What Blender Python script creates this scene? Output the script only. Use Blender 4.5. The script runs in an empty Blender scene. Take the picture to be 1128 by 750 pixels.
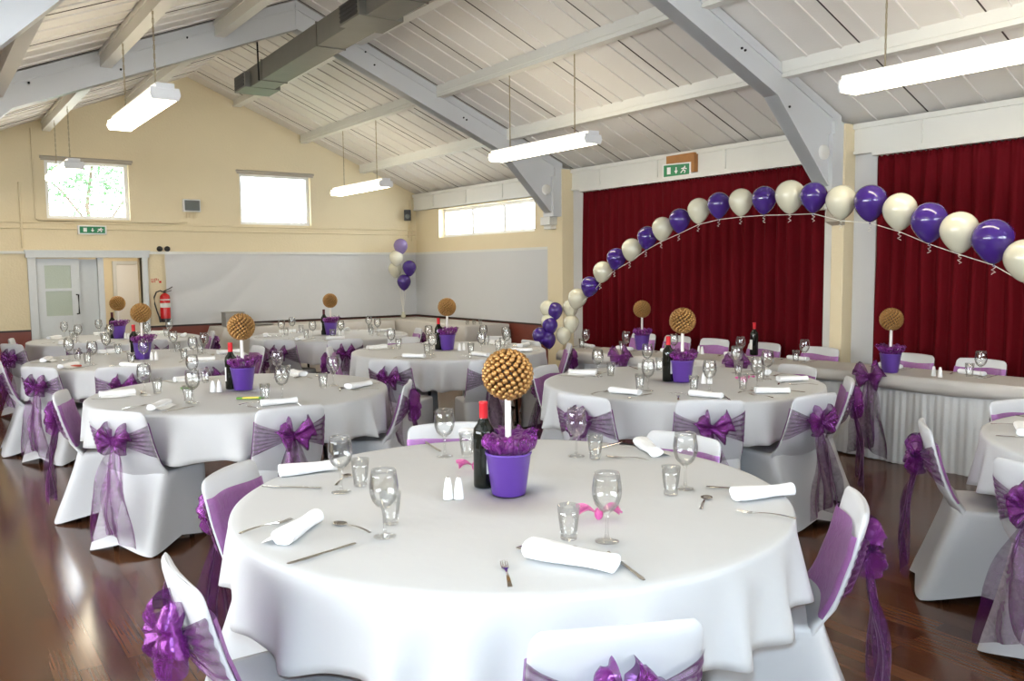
import bpy, math, random
from mathutils import Vector, Matrix
import numpy as np
C = bpy.context.scene.collection
SC = bpy.context.scene
PI = math.pi

# ------------------------------------------------------------------ camera
H = 1.475
F_PX = 925.0
def cam_axes(yaw, pitch, roll):
    cy, sy, cp, sp = math.cos(yaw), math.sin(yaw), math.cos(pitch), math.sin(pitch)
    f = Vector((sy*cp, cy*cp, -sp)); r = Vector((cy, -sy, 0)); u = r.cross(f)
    c, s = math.cos(roll), math.sin(roll)
    return r*c + u*s, r*(-s) + u*c, f
R_, U_, F_ = cam_axes(math.radians(35.5), math.radians(4.85), math.radians(-0.56))
cd = bpy.data.cameras.new('camera'); cam = bpy.data.objects.new('camera', cd); C.objects.link(cam)
cd.sensor_width = 36; cd.lens = 36*F_PX/1128; cd.clip_start = 0.05; cd.clip_end = 200
M3 = Matrix((R_, U_, -F_)).transposed()
cam.matrix_world = Matrix.Translation((0, 0, H)) @ M3.to_4x4()
SC.camera = cam
# ------------------------------------------------------------------ world, exposure
SC.view_settings.view_transform = 'Standard'; SC.view_settings.look = 'None'
SC.cycles.transparent_max_bounces = 24
SC.view_settings.exposure = 0.08; SC.view_settings.gamma = 1; SC.view_settings.use_curve_mapping = False
w = bpy.data.worlds.new('sky'); SC.world = w; w.use_nodes = True
bg = w.node_tree.nodes['Background']; bg.inputs[0].default_value = (0.80, 0.90, 1.0, 1); bg.inputs[1].default_value = 12.0
# ------------------------------------------------------------------ lights
def area(name, loc, target, sx, sy, power, col=(1, 1, 1)):
    l = bpy.data.lights.new(name, 'AREA'); l.shape = 'RECTANGLE'; l.size = sx; l.size_y = sy; l.energy = power; l.color = col
    o = bpy.data.objects.new(name, l); C.objects.link(o); o.location = loc
    o.rotation_euler = (Vector(target)-Vector(loc)).to_track_quat('-Z', 'Y').to_euler(); return o
area('side_fill', (-3.0, 4.5, 1.6), (6, 5.5, 1.7), 8.5, 1.2, 185, (1.0, 0.96, 0.90))  # added fill along the unseen left wall, standing in for daylight
area('back_fill', (3.2, -3.0, 1.9), (3.2, 6, 1.3), 5.0, 1.1, 50, (1.0, 0.96, 0.90))  # added fill at the unseen back wall, brightens from behind the camera
area('corridor_fill', (2.3, 13.3, 1.95), (2.3, 13.6, 0), 0.8, 0.5, 13, (1.0, 0.9, 0.75))  # added area light, only there to brighten the corridor
fl = bpy.data.lights.new('camera_flash', 'POINT'); fl.energy = 145; fl.shadow_soft_size = 0.035; fl.color = (0.62, 0.82, 1.0)
flo = bpy.data.objects.new('camera_flash', fl); C.objects.link(flo); flo.location = Vector((0, 0, H)) + U_*0.13 - R_*0.02

# ------------------------------------------------------------------ materials
MATS = {}
def nt(name):
    m = bpy.data.materials.new(name); m.use_nodes = True; MATS[name] = m
    return m, m.node_tree, m.node_tree.nodes, m.node_tree.links, m.node_tree.nodes['Principled BSDF']
def mat(name, col, rough=0.5, metal=0.0, var=0.0, nscale=20, bump=0.0, bscale=60, **kw):
    m, t, n, l, p = nt(name)
    p.inputs['Base Color'].default_value = (*col, 1); p.inputs['Roughness'].default_value = rough; p.inputs['Metallic'].default_value = metal
    for k, v in kw.items(): p.inputs[k.replace('_', ' ')].default_value = v
    tc = n.new('ShaderNodeTexCoord')
    if var > 0:
        nz = n.new('ShaderNodeTexNoise'); nz.inputs['Scale'].default_value = nscale; nz.inputs['Detail'].default_value = 4
        l.new(tc.outputs['Object'], nz.inputs['Vector'])
        mx = n.new('ShaderNodeMix'); mx.data_type = 'RGBA'
        mx.inputs[6].default_value = (*[c*(1-var) for c in col], 1); mx.inputs[7].default_value = (*[min(1, c*(1+var)) for c in col], 1)
        l.new(nz.outputs['Fac'], mx.inputs[0]); l.new(mx.outputs[2], p.inputs['Base Color'])
    if bump > 0:
        nb = n.new('ShaderNodeTexNoise'); nb.inputs['Scale'].default_value = bscale; nb.inputs['Detail'].default_value = 3
        l.new(tc.outputs['Object'], nb.inputs['Vector'])
        b = n.new('ShaderNodeBump'); b.inputs['Strength'].default_value = bump; b.inputs['Distance'].default_value = 0.02
        l.new(nb.outputs['Fac'], b.inputs['Height']); l.new(b.outputs['Normal'], p.inputs['Normal'])
    return m
cream = mat('cream_paint', (0.74, 0.63, 0.42), 0.6, var=.05, nscale=1.5, bump=.15, bscale=40)
corr = mat('corridor_paint', (0.72, 0.62, 0.42), 0.6, var=.04)
board_w = mat('white_board', (0.60, 0.60, 0.60), 0.45, var=.03, nscale=1.0)
sheet_w = mat('white_sheeting', (0.60, 0.60, 0.60), 0.35, var=.04, nscale=2, bump=.5, bscale=2.2)
maroon = mat('maroon_paint', (0.20, 0.045, 0.028), 0.4, var=.08)
dark_line = mat('dark_trim', (0.03, 0.015, 0.012), 0.5)
ceil_w = mat('ceiling_white', (0.72, 0.69, 0.65), 0.5, var=.05, nscale=1.2, bump=.08)
frame_w = mat('frame_gloss_white', (0.60, 0.61, 0.62), 0.32, var=.05, nscale=2)
trim_w = mat('trim_white', (0.70, 0.69, 0.64), 0.4, var=.05, nscale=3)
taupe = mat('column_taupe', (0.42, 0.37, 0.30), 0.6)
upvc = mat('window_frame_white', (0.80, 0.80, 0.80), 0.35)
door_w = mat('door_paint', (0.60, 0.62, 0.62), 0.35, var=.03)
door_glass = mat('obscured_glass', (0.42, 0.47, 0.38), 0.3, bump=.1, bscale=60)
cloth_m = mat('table_linen', (0.54, 0.545, 0.55), 0.75, var=.02, nscale=3, bump=.12, bscale=9)
cloth_t = mat('head_table_linen', (0.56, 0.53, 0.49), 0.7, var=.03, nscale=4)
spandex = mat('white_spandex', (0.56, 0.565, 0.58), 0.55, var=.02, nscale=3, bump=.25, bscale=4)
napkin_m = mat('napkin_linen', (0.86, 0.87, 0.88), 0.8, bump=.4, bscale=40)
steel = mat('cutlery_steel', (0.62, 0.60, 0.57), 0.14, 1.0)
black_m = mat('black_metal', (0.012, 0.012, 0.014), 0.4, 0.3)
blackp = mat('black_plastic', (0.015, 0.015, 0.017), 0.45)
duct_m = mat('galvanised_duct', (0.20, 0.19, 0.165), 0.45, 0.55, var=.12, nscale=6)
chain_m = mat('chain_metal', (0.40, 0.34, 0.22), 0.4, 0.7)
bottle_g = mat('bottle_glass_dark', (0.006, 0.008, 0.006), 0.06, IOR=1.5)
capsule = mat('capsule_red', (0.62, 0.01, 0.02), 0.35)
capsule_d = mat('capsule_maroon', (0.10, 0.008, 0.015), 0.35)
label_w = mat('label_paper', (0.78, 0.77, 0.74), 0.6)
bucket_m = mat('bucket_purple', (0.125, 0.050, 0.33), 0.30, var=.02)
stem_m = mat('stem_white', (0.80, 0.76, 0.72), 0.5)
gold = mat('gold_foil', (0.42, 0.235, 0.085), 0.34, 0.85, var=.15, nscale=18)
core_m = mat('ball_core_brown', (0.07, 0.035, 0.015), 0.7)
ceramic = mat('white_ceramic', (0.82, 0.82, 0.82), 0.15)
bal_p = mat('balloon_purple', (0.050, 0.018, 0.185), 0.13, Coat_Weight=.3)
bal_i = mat('balloon_ivory', (0.62, 0.595, 0.46), 0.14, Coat_Weight=.3)
bal_g = mat('balloon_glitter', (0.22, 0.16, 0.34), 0.2, var=.5, nscale=60)
bal_c = mat('balloon_dotted', (0.70, 0.68, 0.55), 0.2, var=.3, nscale=50)
ribbon = mat('ribbon_ivory', (0.80, 0.78, 0.70), 0.4)
ext_red = mat('extinguisher_red', (0.55, 0.012, 0.015), 0.25)
green_s = mat('sign_green', (0.004, 0.20, 0.07), 0.4)
wood_s = mat('sign_wood', (0.38, 0.17, 0.05), 0.6, var=.2, nscale=15)
green_p = mat('packet_green', (0.10, 0.30, 0.03), 0.35)
red_p = mat('packet_red', (0.42, 0.06, 0.03), 0.4)
yellow_p = mat('packet_yellow', (0.75, 0.65, 0.10), 0.35)
grey_box = mat('grey_plastic', (0.13, 0.14, 0.13), 0.5)
steel_box = mat('brushed_steel', (0.36, 0.35, 0.33), 0.4, 0.6)
bark = mat('bark', (0.18, 0.13, 0.09), 0.9)
leaf_m = mat('leaves', (0.13, 0.24, 0.10), 0.6, var=.3)
plaster = mat('back_wall_paint', (0.66, 0.58, 0.42), 0.6, var=.05, nscale=1.5)

# floor: narrow hardwood strips running down the hall
fm, t, n, l, p = nt('hardwood_strips')
tc = n.new('ShaderNodeTexCoord'); mp = n.new('ShaderNodeMapping'); mp.inputs['Rotation'].default_value = (0, 0, PI/2)
l.new(tc.outputs['Object'], mp.inputs['Vector'])
br = n.new('ShaderNodeTexBrick'); br.offset = .37; br.inputs['Scale'].default_value = 1; br.inputs['Brick Width'].default_value = 1.7; br.inputs['Row Height'].default_value = 0.085
br.inputs['Mortar Size'].default_value = 0.0016; br.inputs['Color1'].default_value = (0.058, 0.021, 0.010, 1); br.inputs['Color2'].default_value = (0.125, 0.050, 0.022, 1); br.inputs['Mortar'].default_value = (0.010, 0.005, 0.004, 1)
l.new(mp.outputs[0], br.inputs['Vector'])
mp2 = n.new('ShaderNodeMapping'); mp2.inputs['Scale'].default_value = (40, 1.0, 1); l.new(tc.outputs['Object'], mp2.inputs['Vector'])
gz = n.new('ShaderNodeTexNoise'); gz.inputs['Scale'].default_value = 2; gz.inputs['Detail'].default_value = 5; l.new(mp2.outputs[0], gz.inputs['Vector'])
rp = n.new('ShaderNodeMapRange'); rp.inputs[1].default_value = .3; rp.inputs[2].default_value = .7; rp.inputs[3].default_value = .82; rp.inputs[4].default_value = 1.15; l.new(gz.outputs['Fac'], rp.inputs[0])
mx = n.new('ShaderNodeMix'); mx.data_type = 'RGBA'; mx.blend_type = 'MULTIPLY'; mx.inputs[0].default_value = 1
l.new(br.outputs['Color'], mx.inputs[6]); l.new(rp.outputs[0], mx.inputs[7]); l.new(mx.outputs[2], p.inputs['Base Color'])
p.inputs['Roughness'].default_value = 0.165
bn = n.new('ShaderNodeTexNoise'); bn.inputs['Scale'].default_value = 5; l.new(tc.outputs['Object'], bn.inputs['Vector'])
ad = n.new('ShaderNodeMath'); ad.operation = 'ADD'; l.new(br.outputs['Fac'], ad.inputs[0]); ad2 = n.new('ShaderNodeMath'); ad2.operation = 'MULTIPLY'; ad2.inputs[1].default_value = -.5
l.new(bn.outputs['Fac'], ad2.inputs[0]); l.new(ad2.outputs[0], ad.inputs[1])
bp = n.new('ShaderNodeBump'); bp.inputs['Strength'].default_value = .035; bp.inputs['Distance'].default_value = .01; bp.invert = True; l.new(ad.outputs[0], bp.inputs['Height']); l.new(bp.outputs[0], p.inputs['Normal'])

# velvet curtain
vm, t, n, l, p = nt('red_velvet')
p.inputs['Base Color'].default_value = (0.100, 0.0025, 0.006, 1); p.inputs['Roughness'].default_value = .8; p.inputs['Specular IOR Level'].default_value = .08
p.inputs['Sheen Weight'].default_value = .0; p.inputs['Sheen Tint'].default_value = (0.6, .06, .08, 1); p.inputs['Sheen Roughness'].default_value = .4

def sheer(name, col, lo, hi, rough=.28, pleat=None):
    m, t, n, l, p = nt(name)
    p.inputs['Base Color'].default_value = (*col, 1); p.inputs['Roughness'].default_value = rough; p.inputs['Metallic'].default_value = .35
    p.inputs['Sheen Weight'].default_value = .08
    lw = n.new('ShaderNodeLayerWeight'); lw.inputs[0].default_value = .45
    tc = n.new('ShaderNodeTexCoord'); nz = n.new('ShaderNodeTexNoise'); nz.inputs['Scale'].default_value = 26; nz.inputs['Detail'].default_value = 5; nz.inputs['Distortion'].default_value = 1.2
    l.new(tc.outputs['Object'], nz.inputs['Vector'])
    a = n.new('ShaderNodeMath'); a.operation = 'ADD'; l.new(lw.outputs['Facing'], a.inputs[0])
    s = n.new('ShaderNodeMath'); s.operation = 'MULTIPLY_ADD'; s.inputs[1].default_value = .9; s.inputs[2].default_value = -.45; l.new(nz.outputs['Fac'], s.inputs[0]); l.new(s.outputs[0], a.inputs[1])
    r = n.new('ShaderNodeMapRange'); r.inputs[1].default_value = .0; r.inputs[2].default_value = .8; r.inputs[3].default_value = lo; r.inputs[4].default_value = hi
    l.new(a.outputs[0], r.inputs[0]); l.new(r.outputs[0], p.inputs['Alpha'])
    b = n.new('ShaderNodeBump'); b.inputs['Strength'].default_value = .5; b.inputs['Distance'].default_value = .008; l.new(nz.outputs['Fac'], b.inputs['Height']); l.new(b.outputs[0], p.inputs['Normal'])
    return m
org = sheer('purple_organza', (0.12, 0.012, 0.13), .36, .92)
org_bow = sheer('purple_organza_gathered', (0.165, 0.012, 0.185), .60, 1.0, .20)
org_band = sheer('purple_organza_stretched', (0.40, 0.11, 0.44), .55, .85, .33)
pinkm = sheer('pink_organza', (0.75, 0.10, 0.42), .55, .95)
tulle = sheer('purple_tulle', (0.24, 0.022, 0.28), .50, .95)

# thin clear glass: clear body plus a mirror-like sheen that grows at grazing angles
gm = bpy.data.materials.new('clear_glass'); gm.use_nodes = True; n = gm.node_tree.nodes; l = gm.node_tree.links; n.clear()
out = n.new('ShaderNodeOutputMaterial'); tr = n.new('ShaderNodeBsdfTransparent'); tr.inputs[0].default_value = (.985, .99, .99, 1); gl = n.new('ShaderNodeBsdfGlossy'); gl.inputs['Roughness'].default_value = .03
lw = n.new('ShaderNodeLayerWeight'); lw.inputs[0].default_value = .28; mr = n.new('ShaderNodeMapRange'); mr.inputs[3].default_value = .045; mr.inputs[4].default_value = .6
l.new(lw.outputs['Fresnel'], mr.inputs[0]); ms = n.new('ShaderNodeMixShader'); l.new(mr.outputs[0], ms.inputs[0]); l.new(tr.outputs[0], ms.inputs[1]); l.new(gl.outputs[0], ms.inputs[2]); l.new(ms.outputs[0], out.inputs[0])
pane_m = bpy.data.materials.new('window_pane_glass'); pane_m.use_nodes = True; n = pane_m.node_tree.nodes; l = pane_m.node_tree.links; n.clear()
out = n.new('ShaderNodeOutputMaterial'); tr = n.new('ShaderNodeBsdfTransparent'); gl = n.new('ShaderNodeBsdfGlossy'); gl.inputs['Roughness'].default_value = .02
ms = n.new('ShaderNodeMixShader'); ms.inputs[0].default_value = .05; l.new(tr.outputs[0], ms.inputs[1]); l.new(gl.outputs[0], ms.inputs[2]); l.new(ms.outputs[0], out.inputs[0])
def emis(name, col, s):
    m = bpy.data.materials.new(name); m.use_nodes = True; n = m.node_tree.nodes; l = m.node_tree.links; n.clear()
    o = n.new('ShaderNodeOutputMaterial'); e = n.new('ShaderNodeEmission'); e.inputs[0].default_value = (*col, 1); e.inputs[1].default_value = s; l.new(e.outputs[0], o.inputs[0]); return m
lamp_e = emis('lit_diffuser', (1.0, 0.88, 0.65), 17.0)

# ------------------------------------------------------------------ mesh helpers
class MB:
    def __init__(s): s.v = []; s.f = []; s.sm = []
    def add(s, vs, fs, smooth=False):
        o = len(s.v); s.v += [tuple(v) for v in vs]; s.f += [tuple(i+o for i in f) for f in fs]; s.sm += [smooth]*len(fs); return s
    def box(s, x0, x1, y0, y1, z0, z1, Mx=None):
        vs = [Vector((x, y, z)) for x in (x0, x1) for y in (y0, y1) for z in (z0, z1)]
        if Mx is not None: vs = [Mx @ v for v in vs]
        return s.add(vs, [(0, 1, 3, 2), (4, 6, 7, 5), (0, 4, 5, 1), (2, 3, 7, 6), (0, 2, 6, 4), (1, 5, 7, 3)])
    def prism(s, poly, axis, a, b):
        # poly in the plane across 'axis'
        n = len(poly)
        def P(q, t):
            return {'x': (t, q[0], q[1]), 'y': (q[0], t, q[1]), 'z': (q[0], q[1], t)}[axis]
        vs = [P(q, a) for q in poly]+[P(q, b) for q in poly]
        return s.add(vs, [tuple(range(n))[::-1], tuple(range(n, 2*n))]+[(i, (i+1) % n, (i+1) % n+n, i+n) for i in range(n)])
    def grid(s, G, closed_u=False, closed_v=False, smooth=True):
        nu, nv = len(G), len(G[0]); vs = [p for r in G for p in r]; fs = []
        for i in range(nu if closed_u else nu-1):
            for j in range(nv if closed_v else nv-1):
                i2 = (i+1) % nu; j2 = (j+1) % nv; fs.append((i*nv+j, i*nv+j2, i2*nv+j2, i2*nv+j))
        return s.add(vs, fs, smooth)
    def lathe(s, prof, n=20, Mx=None, smooth=True):
        G = [[Vector((r*math.cos(2*PI*k/n), r*math.sin(2*PI*k/n), z)) for k in range(n)] for r, z in prof]
        if Mx is not None: G = [[Mx @ q for q in r] for r in G]
        return s.grid(G, closed_v=True, smooth=smooth)
    def tube(s, pts, r, n=8, cap=True):
        pts = [Vector(q) for q in pts]; rs = r if isinstance(r, (list, tuple)) else [r]*len(pts); G = []
        up = Vector((0, 0, 1)); d0 = (pts[1]-pts[0]).normalized()
        if abs(d0.dot(up)) > .95: up = Vector((1, 0, 0))
        for i, q in enumerate(pts):
            d = (pts[min(i+1, len(pts)-1)]-pts[max(i-1, 0)]).normalized(); a = d.cross(up).normalized(); b = a.cross(d)
            G.append([q+(a*math.cos(2*PI*k/n)+b*math.sin(2*PI*k/n))*rs[i] for k in range(n)])
        s.grid(G, closed_v=True)
        if cap: s.add(G[0], [tuple(range(n))]); s.add(G[-1], [tuple(range(n))[::-1]])
        return s
    def sphere(s, c, r, nu=16, nv=10, sz=1):
        G = [[(c[0]+r*math.sin(PI*i/nv)*math.cos(2*PI*k/nu), c[1]+r*math.sin(PI*i/nv)*math.sin(2*PI*k/nu), c[2]+r*sz*math.cos(PI*i/nv)) for k in range(nu)] for i in range(nv+1)]
        return s.grid(G, closed_v=True)
    def mesh(s, name, m):
        me = bpy.data.meshes.new(name); me.from_pydata(s.v, [], s.f); me.materials.append(m)
        me.polygons.foreach_set('use_smooth', s.sm); me.update(); return me
    def build(s, name, m, parent=None, loc=None):
        o = bpy.data.objects.new(name, s.mesh(name, m)); C.objects.link(o)
        if parent: o.parent = parent
        if loc: o.location = loc
        return o
def bevel(o, w=.004, seg=2):
    b = o.modifiers.new('bevel', 'BEVEL'); b.width = w; b.segments = seg; b.limit_method = 'ANGLE'; return o
def tag(o, label, cat, group=None):
    o['label'] = label; o['category'] = cat
    if group: o['group'] = group
    return o
def thing(name, label, cat, loc=(0, 0, 0), rz=0, group=None):
    o = bpy.data.objects.new(name, None); C.objects.link(o); o.location = loc; o.rotation_euler = (0, 0, rz); o.empty_display_size = .1
    return tag(o, label, cat, group)
def struct(o): o['kind'] = 'structure'; return o
def dup(root, loc, rz, label, group=None):
    r = root.copy(); C.objects.link(r); r.location = loc; r.rotation_euler = (root.rotation_euler[0], root.rotation_euler[1], rz); r['label'] = label
    if group: r['group'] = group
    for ch in list(root.children):
        c = ch.copy(); C.objects.link(c); c.parent = r
        for g in list(ch.children):
            d = g.copy(); C.objects.link(d); d.parent = c
    return r
class Kind:
    """a prototype: the first place uses it, later places copy it"""
    def __init__(s, make): s.make = make; s.root = None
    def put(s, loc, rz, label, group=None):
        if s.root is None:
            s.root = s.make(); s.root.location = loc; s.root.rotation_euler = (s.root.rotation_euler[0], s.root.rotation_euler[1], rz); s.root['label'] = label
            if group: s.root['group'] = group
            return s.root
        return dup(s.root, loc, rz, label, group)

# ------------------------------------------------------------------ room shell
G = 12.23; XR = 6.81; XL = -0.29; XW = -3.2; YB = -3.2
PL = 2.71; AP = 4.16; XA = 3.26; SL = (AP-PL)/(XR-XA)
roof = lambda x: AP-SL*abs(x-XA)
struct(MB().box(XW-.2, XR+.3, YB-.2, G+2.2, -.12, 0).build('floor', fm))

def wall_with_holes(name, m, axis, pos, thick, u0, u1, z0, z1, holes):
    b = MB(); us = sorted({u0, u1, *[h[0] for h in holes], *[h[1] for h in holes]}); zs = sorted({z0, z1, *[h[2] for h in holes], *[h[3] for h in holes]})
    for i in range(len(us)-1):
        for j in range(len(zs)-1):
            cu, cz = (us[i]+us[i+1])/2, (zs[j]+zs[j+1])/2
            if any(h[0] < cu < h[1] and h[2] < cz < h[3] for h in holes): continue
            if axis == 'y': b.box(us[i], us[i+1], pos, pos+thick, zs[j], zs[j+1])
            else: b.box(pos, pos+thick, us[i], us[i+1], zs[j], zs[j+1])
    return b
DX0, DX1, DZ = 1.30, 2.56, 1.68
W1 = (1.46, 2.45, 2.18, 2.93); W2 = (3.93, 5.00, 2.16, 2.90)
b = wall_with_holes('g', cream, 'y', G, .25, XW, XR+.2, 0, PL, [(DX0, DX1, 0, DZ), (W1[0], W1[1], W1[2], PL), (W2[0], W2[1], W2[2], PL)])
def gable_piece(b, x0, x1, zb):
    xs = sorted({x0, x1, *([XA] if x0 < XA < x1 else [])})
    poly = [(x0, zb), (x1, zb)]+[(x, roof(x)) for x in xs[::-1]]
    b.prism(poly, 'y', G, G+.25)
gable_piece(b, XL, W1[0], PL); gable_piece(b, W1[1], W2[0], PL); gable_piece(b, W2[1], XR, PL)
gable_piece(b, W1[0], W1[1], W1[3]); gable_piece(b, W2[0], W2[1], W2[3])
struct(b.build('wall_far', cream))
BD = .745; BT = 1.728
struct(MB().box(XL-2.9, DX0-.08, G-.012, G, 0, BD).box(DX1+.08, XR, G-.012, G, 0, BD).build('wall_far_dado', maroon)).name = 'trim_1'
struct(MB().box(XL-2.9, DX0-.08, G-.02, G, BD, BD+.022).box(DX1+.08, XR, G-.022, G-.002, BD-.02, BD+.004).build('trim_2', dark_line))
struct(MB().box(XL-2.9, DX0-.08, G-.03, G, BT, BT+.035).box(DX1+.08, XR, G-.035, G, BT, BT+.035).build('trim_3', trim_w))
# creased white sheeting over the far wall
Gd = []; random.seed(3)
for i in range(81):
    x = 2.86+(XR-.005-2.86)*i/80; row = []
    for j in range(25):
        z = BD+.005+(BT-BD-.005)*j/24; d = .008+.034*abs(math.sin((x*.9-z*1.3)*5+math.sin(x*3)))*math.exp(-(x-2.86)*.9)+.002*math.sin(x*5)
        row.append((x, G-d, z))
    Gd.append(row)
tag(MB().grid(Gd).build('wall_sheeting', sheet_w), 'creased white sheeting stretched across the far gable wall', 'wall sheeting')
# right wall
C1Y, C2Y = 8.16, 4.31
RW = (9.0, 11.5, 1.98, 2.42)
b = wall_with_holes('r', cream, 'x', XR, .25, YB, G+.25, 0, PL+.02, [RW])
struct(b.build('wall_right', cream))
struct(MB().box(XR-.012, XR, C1Y+.28, G, 0, BD).build('trim_4', maroon))
struct(MB().box(XR-.022, XR-.002, C1Y+.28, G, BD-.02, BD+.004).build('trim_5', dark_line))
struct(MB().box(XR-.03, XR, C1Y+.28, G, BD+.004, BT).build('trim_6', board_w))
struct(MB().box(XR-.045, XR, C1Y+.28, G, BT, BT+.035).build('trim_7', trim_w))
# cornice boards above windows and curtains, one run per bay, with battens
k = 8
for (y0, y1) in ((C1Y+.3, G-.02), (C2Y+.22, C1Y), (YB, C2Y)):
    b = MB().box(XR-.05, XR, y0, y1, 2.44, 2.70).box(XR-.075, XR, y0, y1, 2.655, 2.70).box(XR-.065, XR, y0, y1, 2.44, 2.465)
    y = y0+.25
    while y < y1: b.box(XR-.062, XR, y, y+.05, 2.465, 2.655); y += .95
    struct(b.build(f'trim_{k}', trim_w)); k += 1
# left, lean-to and back walls (behind and beside the camera)
struct(wall_with_holes('l', plaster, 'x', XW-.25, .25, YB, G+.25, 0, PL, [(0, 6.4, 1.0, 2.2)]).build('wall_left', plaster))
b = wall_with_holes('b', plaster, 'y', YB-.25, .25, XW-.25, XR+.25, 0, PL, [(.8, 5.6, 1.3, 2.5)])
b.prism([(XL, PL), (XR, PL), (XA, AP)], 'y', YB-.25, YB)
struct(b.build('wall_back', plaster))
def window(nm, axis, pos, u0, u1, z0, z1, mull, depth=.07):
    fr = MB(); t = .045
    def bx(b, a0, a1, c0, c1, d0=0, d1=.05):
        if axis == 'y': b.box(a0, a1, pos+depth+d0, pos+depth+d1, c0, c1)
        else: b.box(pos+depth+d0, pos+depth+d1, a0, a1, c0, c1)
    bx(fr, u0, u1, z0, z0+t); bx(fr, u0, u1, z1-t, z1); bx(fr, u0, u0+t, z0+t, z1-t); bx(fr, u1-t, u1, z0+t, z1-t)
    for m_ in mull: bx(fr, m_-.03, m_+.03, z0+t, z1-t)
    o = struct(fr.build(nm, upvc)); g = MB(); bx(g, u0+t, u1-t, z0+t, z1-t, .02, .026); g.build('pane', pane_m, o); return o
w1 = window('window_1', 'y', G, W1[0], W1[1], W1[2], W1[3], [])
w2 = window('window_2', 'y', G, W2[0], W2[1], W2[2], W2[3], [])
window('window_3', 'x', XR, RW[0], RW[1], RW[2], RW[3], [9.0+2.5/3, 9.0+5/3], .10)
window('window_4', 'x', XW-.25, 0, 6.4, 1.0, 2.2, [1.6, 3.2, 4.8])
window('window_5', 'y', YB-.25, .8, 5.6, 1.3, 2.5, [2.4, 4.0])
for q, nm in ((W1, 'left'), (W2, 'right')):
    bl = MB().tube([(q[0]-.05, G-.022, q[3]+.02), (q[1]+.05, G-.022, q[3]+.02)], .018, 10).box(q[0]-.04, q[1]+.04, G-.02, G-.016, q[3]-.02, q[3]+.02)
    tag(bl.build('roller_blind', taupe), f'rolled-up white roller blind over the {nm} gable window', 'blind')
# ceiling: two slopes with ribs, lean-to ceiling
def slope(nm, x0, x1):
    b = MB(); z0, z1 = roof(x0), roof(x1)
    b.prism([(x0, z0), (x1, z1), (x1, z1+.1), (x0, z0+.1)], 'y', YB-.25, G+.25)
    L = math.hypot(x1-x0, z1-z0); ang = math.atan2(z1-z0, x1-x0)
    y = G-.30; i = 0
    while y > YB:
        Mx = Matrix.Translation((x0, y, z0)) @ Matrix.Rotation(-ang, 4, 'Y')
        b.box(0, L, -.011, .011, -.012, .01, Mx)
        y -= .30; i += 1
    return struct(b.build(nm, ceil_w))
slope('ceiling_right', XA, XR).name = 'ceiling'; slope('ceiling', XL, XA)
b = MB(); y = G-.45
while y > YB:
    for x0, x1 in ((XL, XA), (XA, XR)):
        z0, z1 = roof(x0), roof(x1); L = math.hypot(x1-x0, z1-z0); ang = math.atan2(z1-z0, x1-x0)
        b.box(0.02, L-.02, -.005, .005, -.004, .004, Matrix.Translation((x0, y, z0)) @ Matrix.Rotation(-ang, 4, 'Y'))
    y -= .90
struct(b.build('trim_11', dark_line))
struct(MB().box(XW-.25, XL, YB-.25, G+.25, PL, PL+.1).build('ceiling', ceil_w))
struct(MB().box(XL-.06, XL+.02, YB, G, PL-.22, PL+.02).build('trim_12', trim_w))
# purlins, one per line and bay
FY = [G, 8.26, 4.42, .60, YB]
k = 13
for x in (.66, 1.50, 2.50, 3.92, 4.90, 5.85):
    s = 1 if x > XA else -1; z = roof(x)
    for i in range(4):
        y1, y0 = FY[i], FY[i+1]
        w_ = .045; hgt = .11 if x > 4.5 else (.06 if x > XA else .17)
        b = MB().prism([(x-w_, z+.03), (x+w_, z+.03), (x+w_-.0, z-hgt), (x-w_, z-hgt)], 'y', y0+.03, y1-.03)
        b.box(x-w_-.012, x+w_+.012, y0+.03, y1-.03, z-.055-abs(w_*SL), z-.035-abs(w_*SL))
        struct(b.build(f'trim_{k}', trim_w)); k += 1
# portal frames
def frame_poly():
    lo_r = [(XA-.0, 3.80), (3.78, 3.66), (4.48, 3.33), (5.45, 2.86), (6.05, 2.48), (6.45, 2.12), (6.60, 2.12), (6.60, 2.0)]
    up = [(6.80, 2.0), (6.80, PL-.02), (XA, AP-.02)]
    right = lo_r+up
    left = [(2*XA-x, z) for x, z in right][::-1]
    return right, left
for fy in (8.26, 4.42, .60):
    R1, L1 = frame_poly(); b = MB()
    # each half as quads between the lower and upper edge
    for sgn in (1, -1):
        mxx = lambda x: x if sgn > 0 else 2*XA-x
        pts = [(XA, 3.87), (5.75, 2.85), (6.50, 2.12), (6.64, 2.12)]
        for (x0, z0), (x1, z1) in zip(pts, pts[1:]):
            t0, t1 = min(roof(x0), AP)-.01, min(roof(x1), AP)-.01
            b.prism([(mxx(x0), z0), (mxx(x1), z1), (mxx(x1), t1), (mxx(x0), t0)], 'y', fy-.06, fy+.06)
            if x1 < 6.55:
                b.prism([(mxx(x0), z0-.0), (mxx(x1), z1-.0), (mxx(x1), z1+.03), (mxx(x0), z0+.03)], 'y', fy-.068, fy+.068)
                b.prism([(mxx(x0), t0-.09), (mxx(x1), t1-.09), (mxx(x1), t1-.075), (mxx(x0), t0-.075)], 'y', fy-.072, fy+.072)
        # leg
        X0, X1 = sorted((mxx(6.50), mxx(6.74))); b.box(X0, X1, fy-.09, fy+.09, 2.12, PL)
        X0, X1 = sorted((mxx(6.46), mxx(6.50))); b.box(X0, X1, fy-.10, fy+.10, 2.12, 2.60)
    b.box(XA-.008, XA+.008, fy-.07, fy+.07, 3.87, 4.12)
    struct(b.build(f'trim_{k}', frame_w)); k += 1
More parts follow.
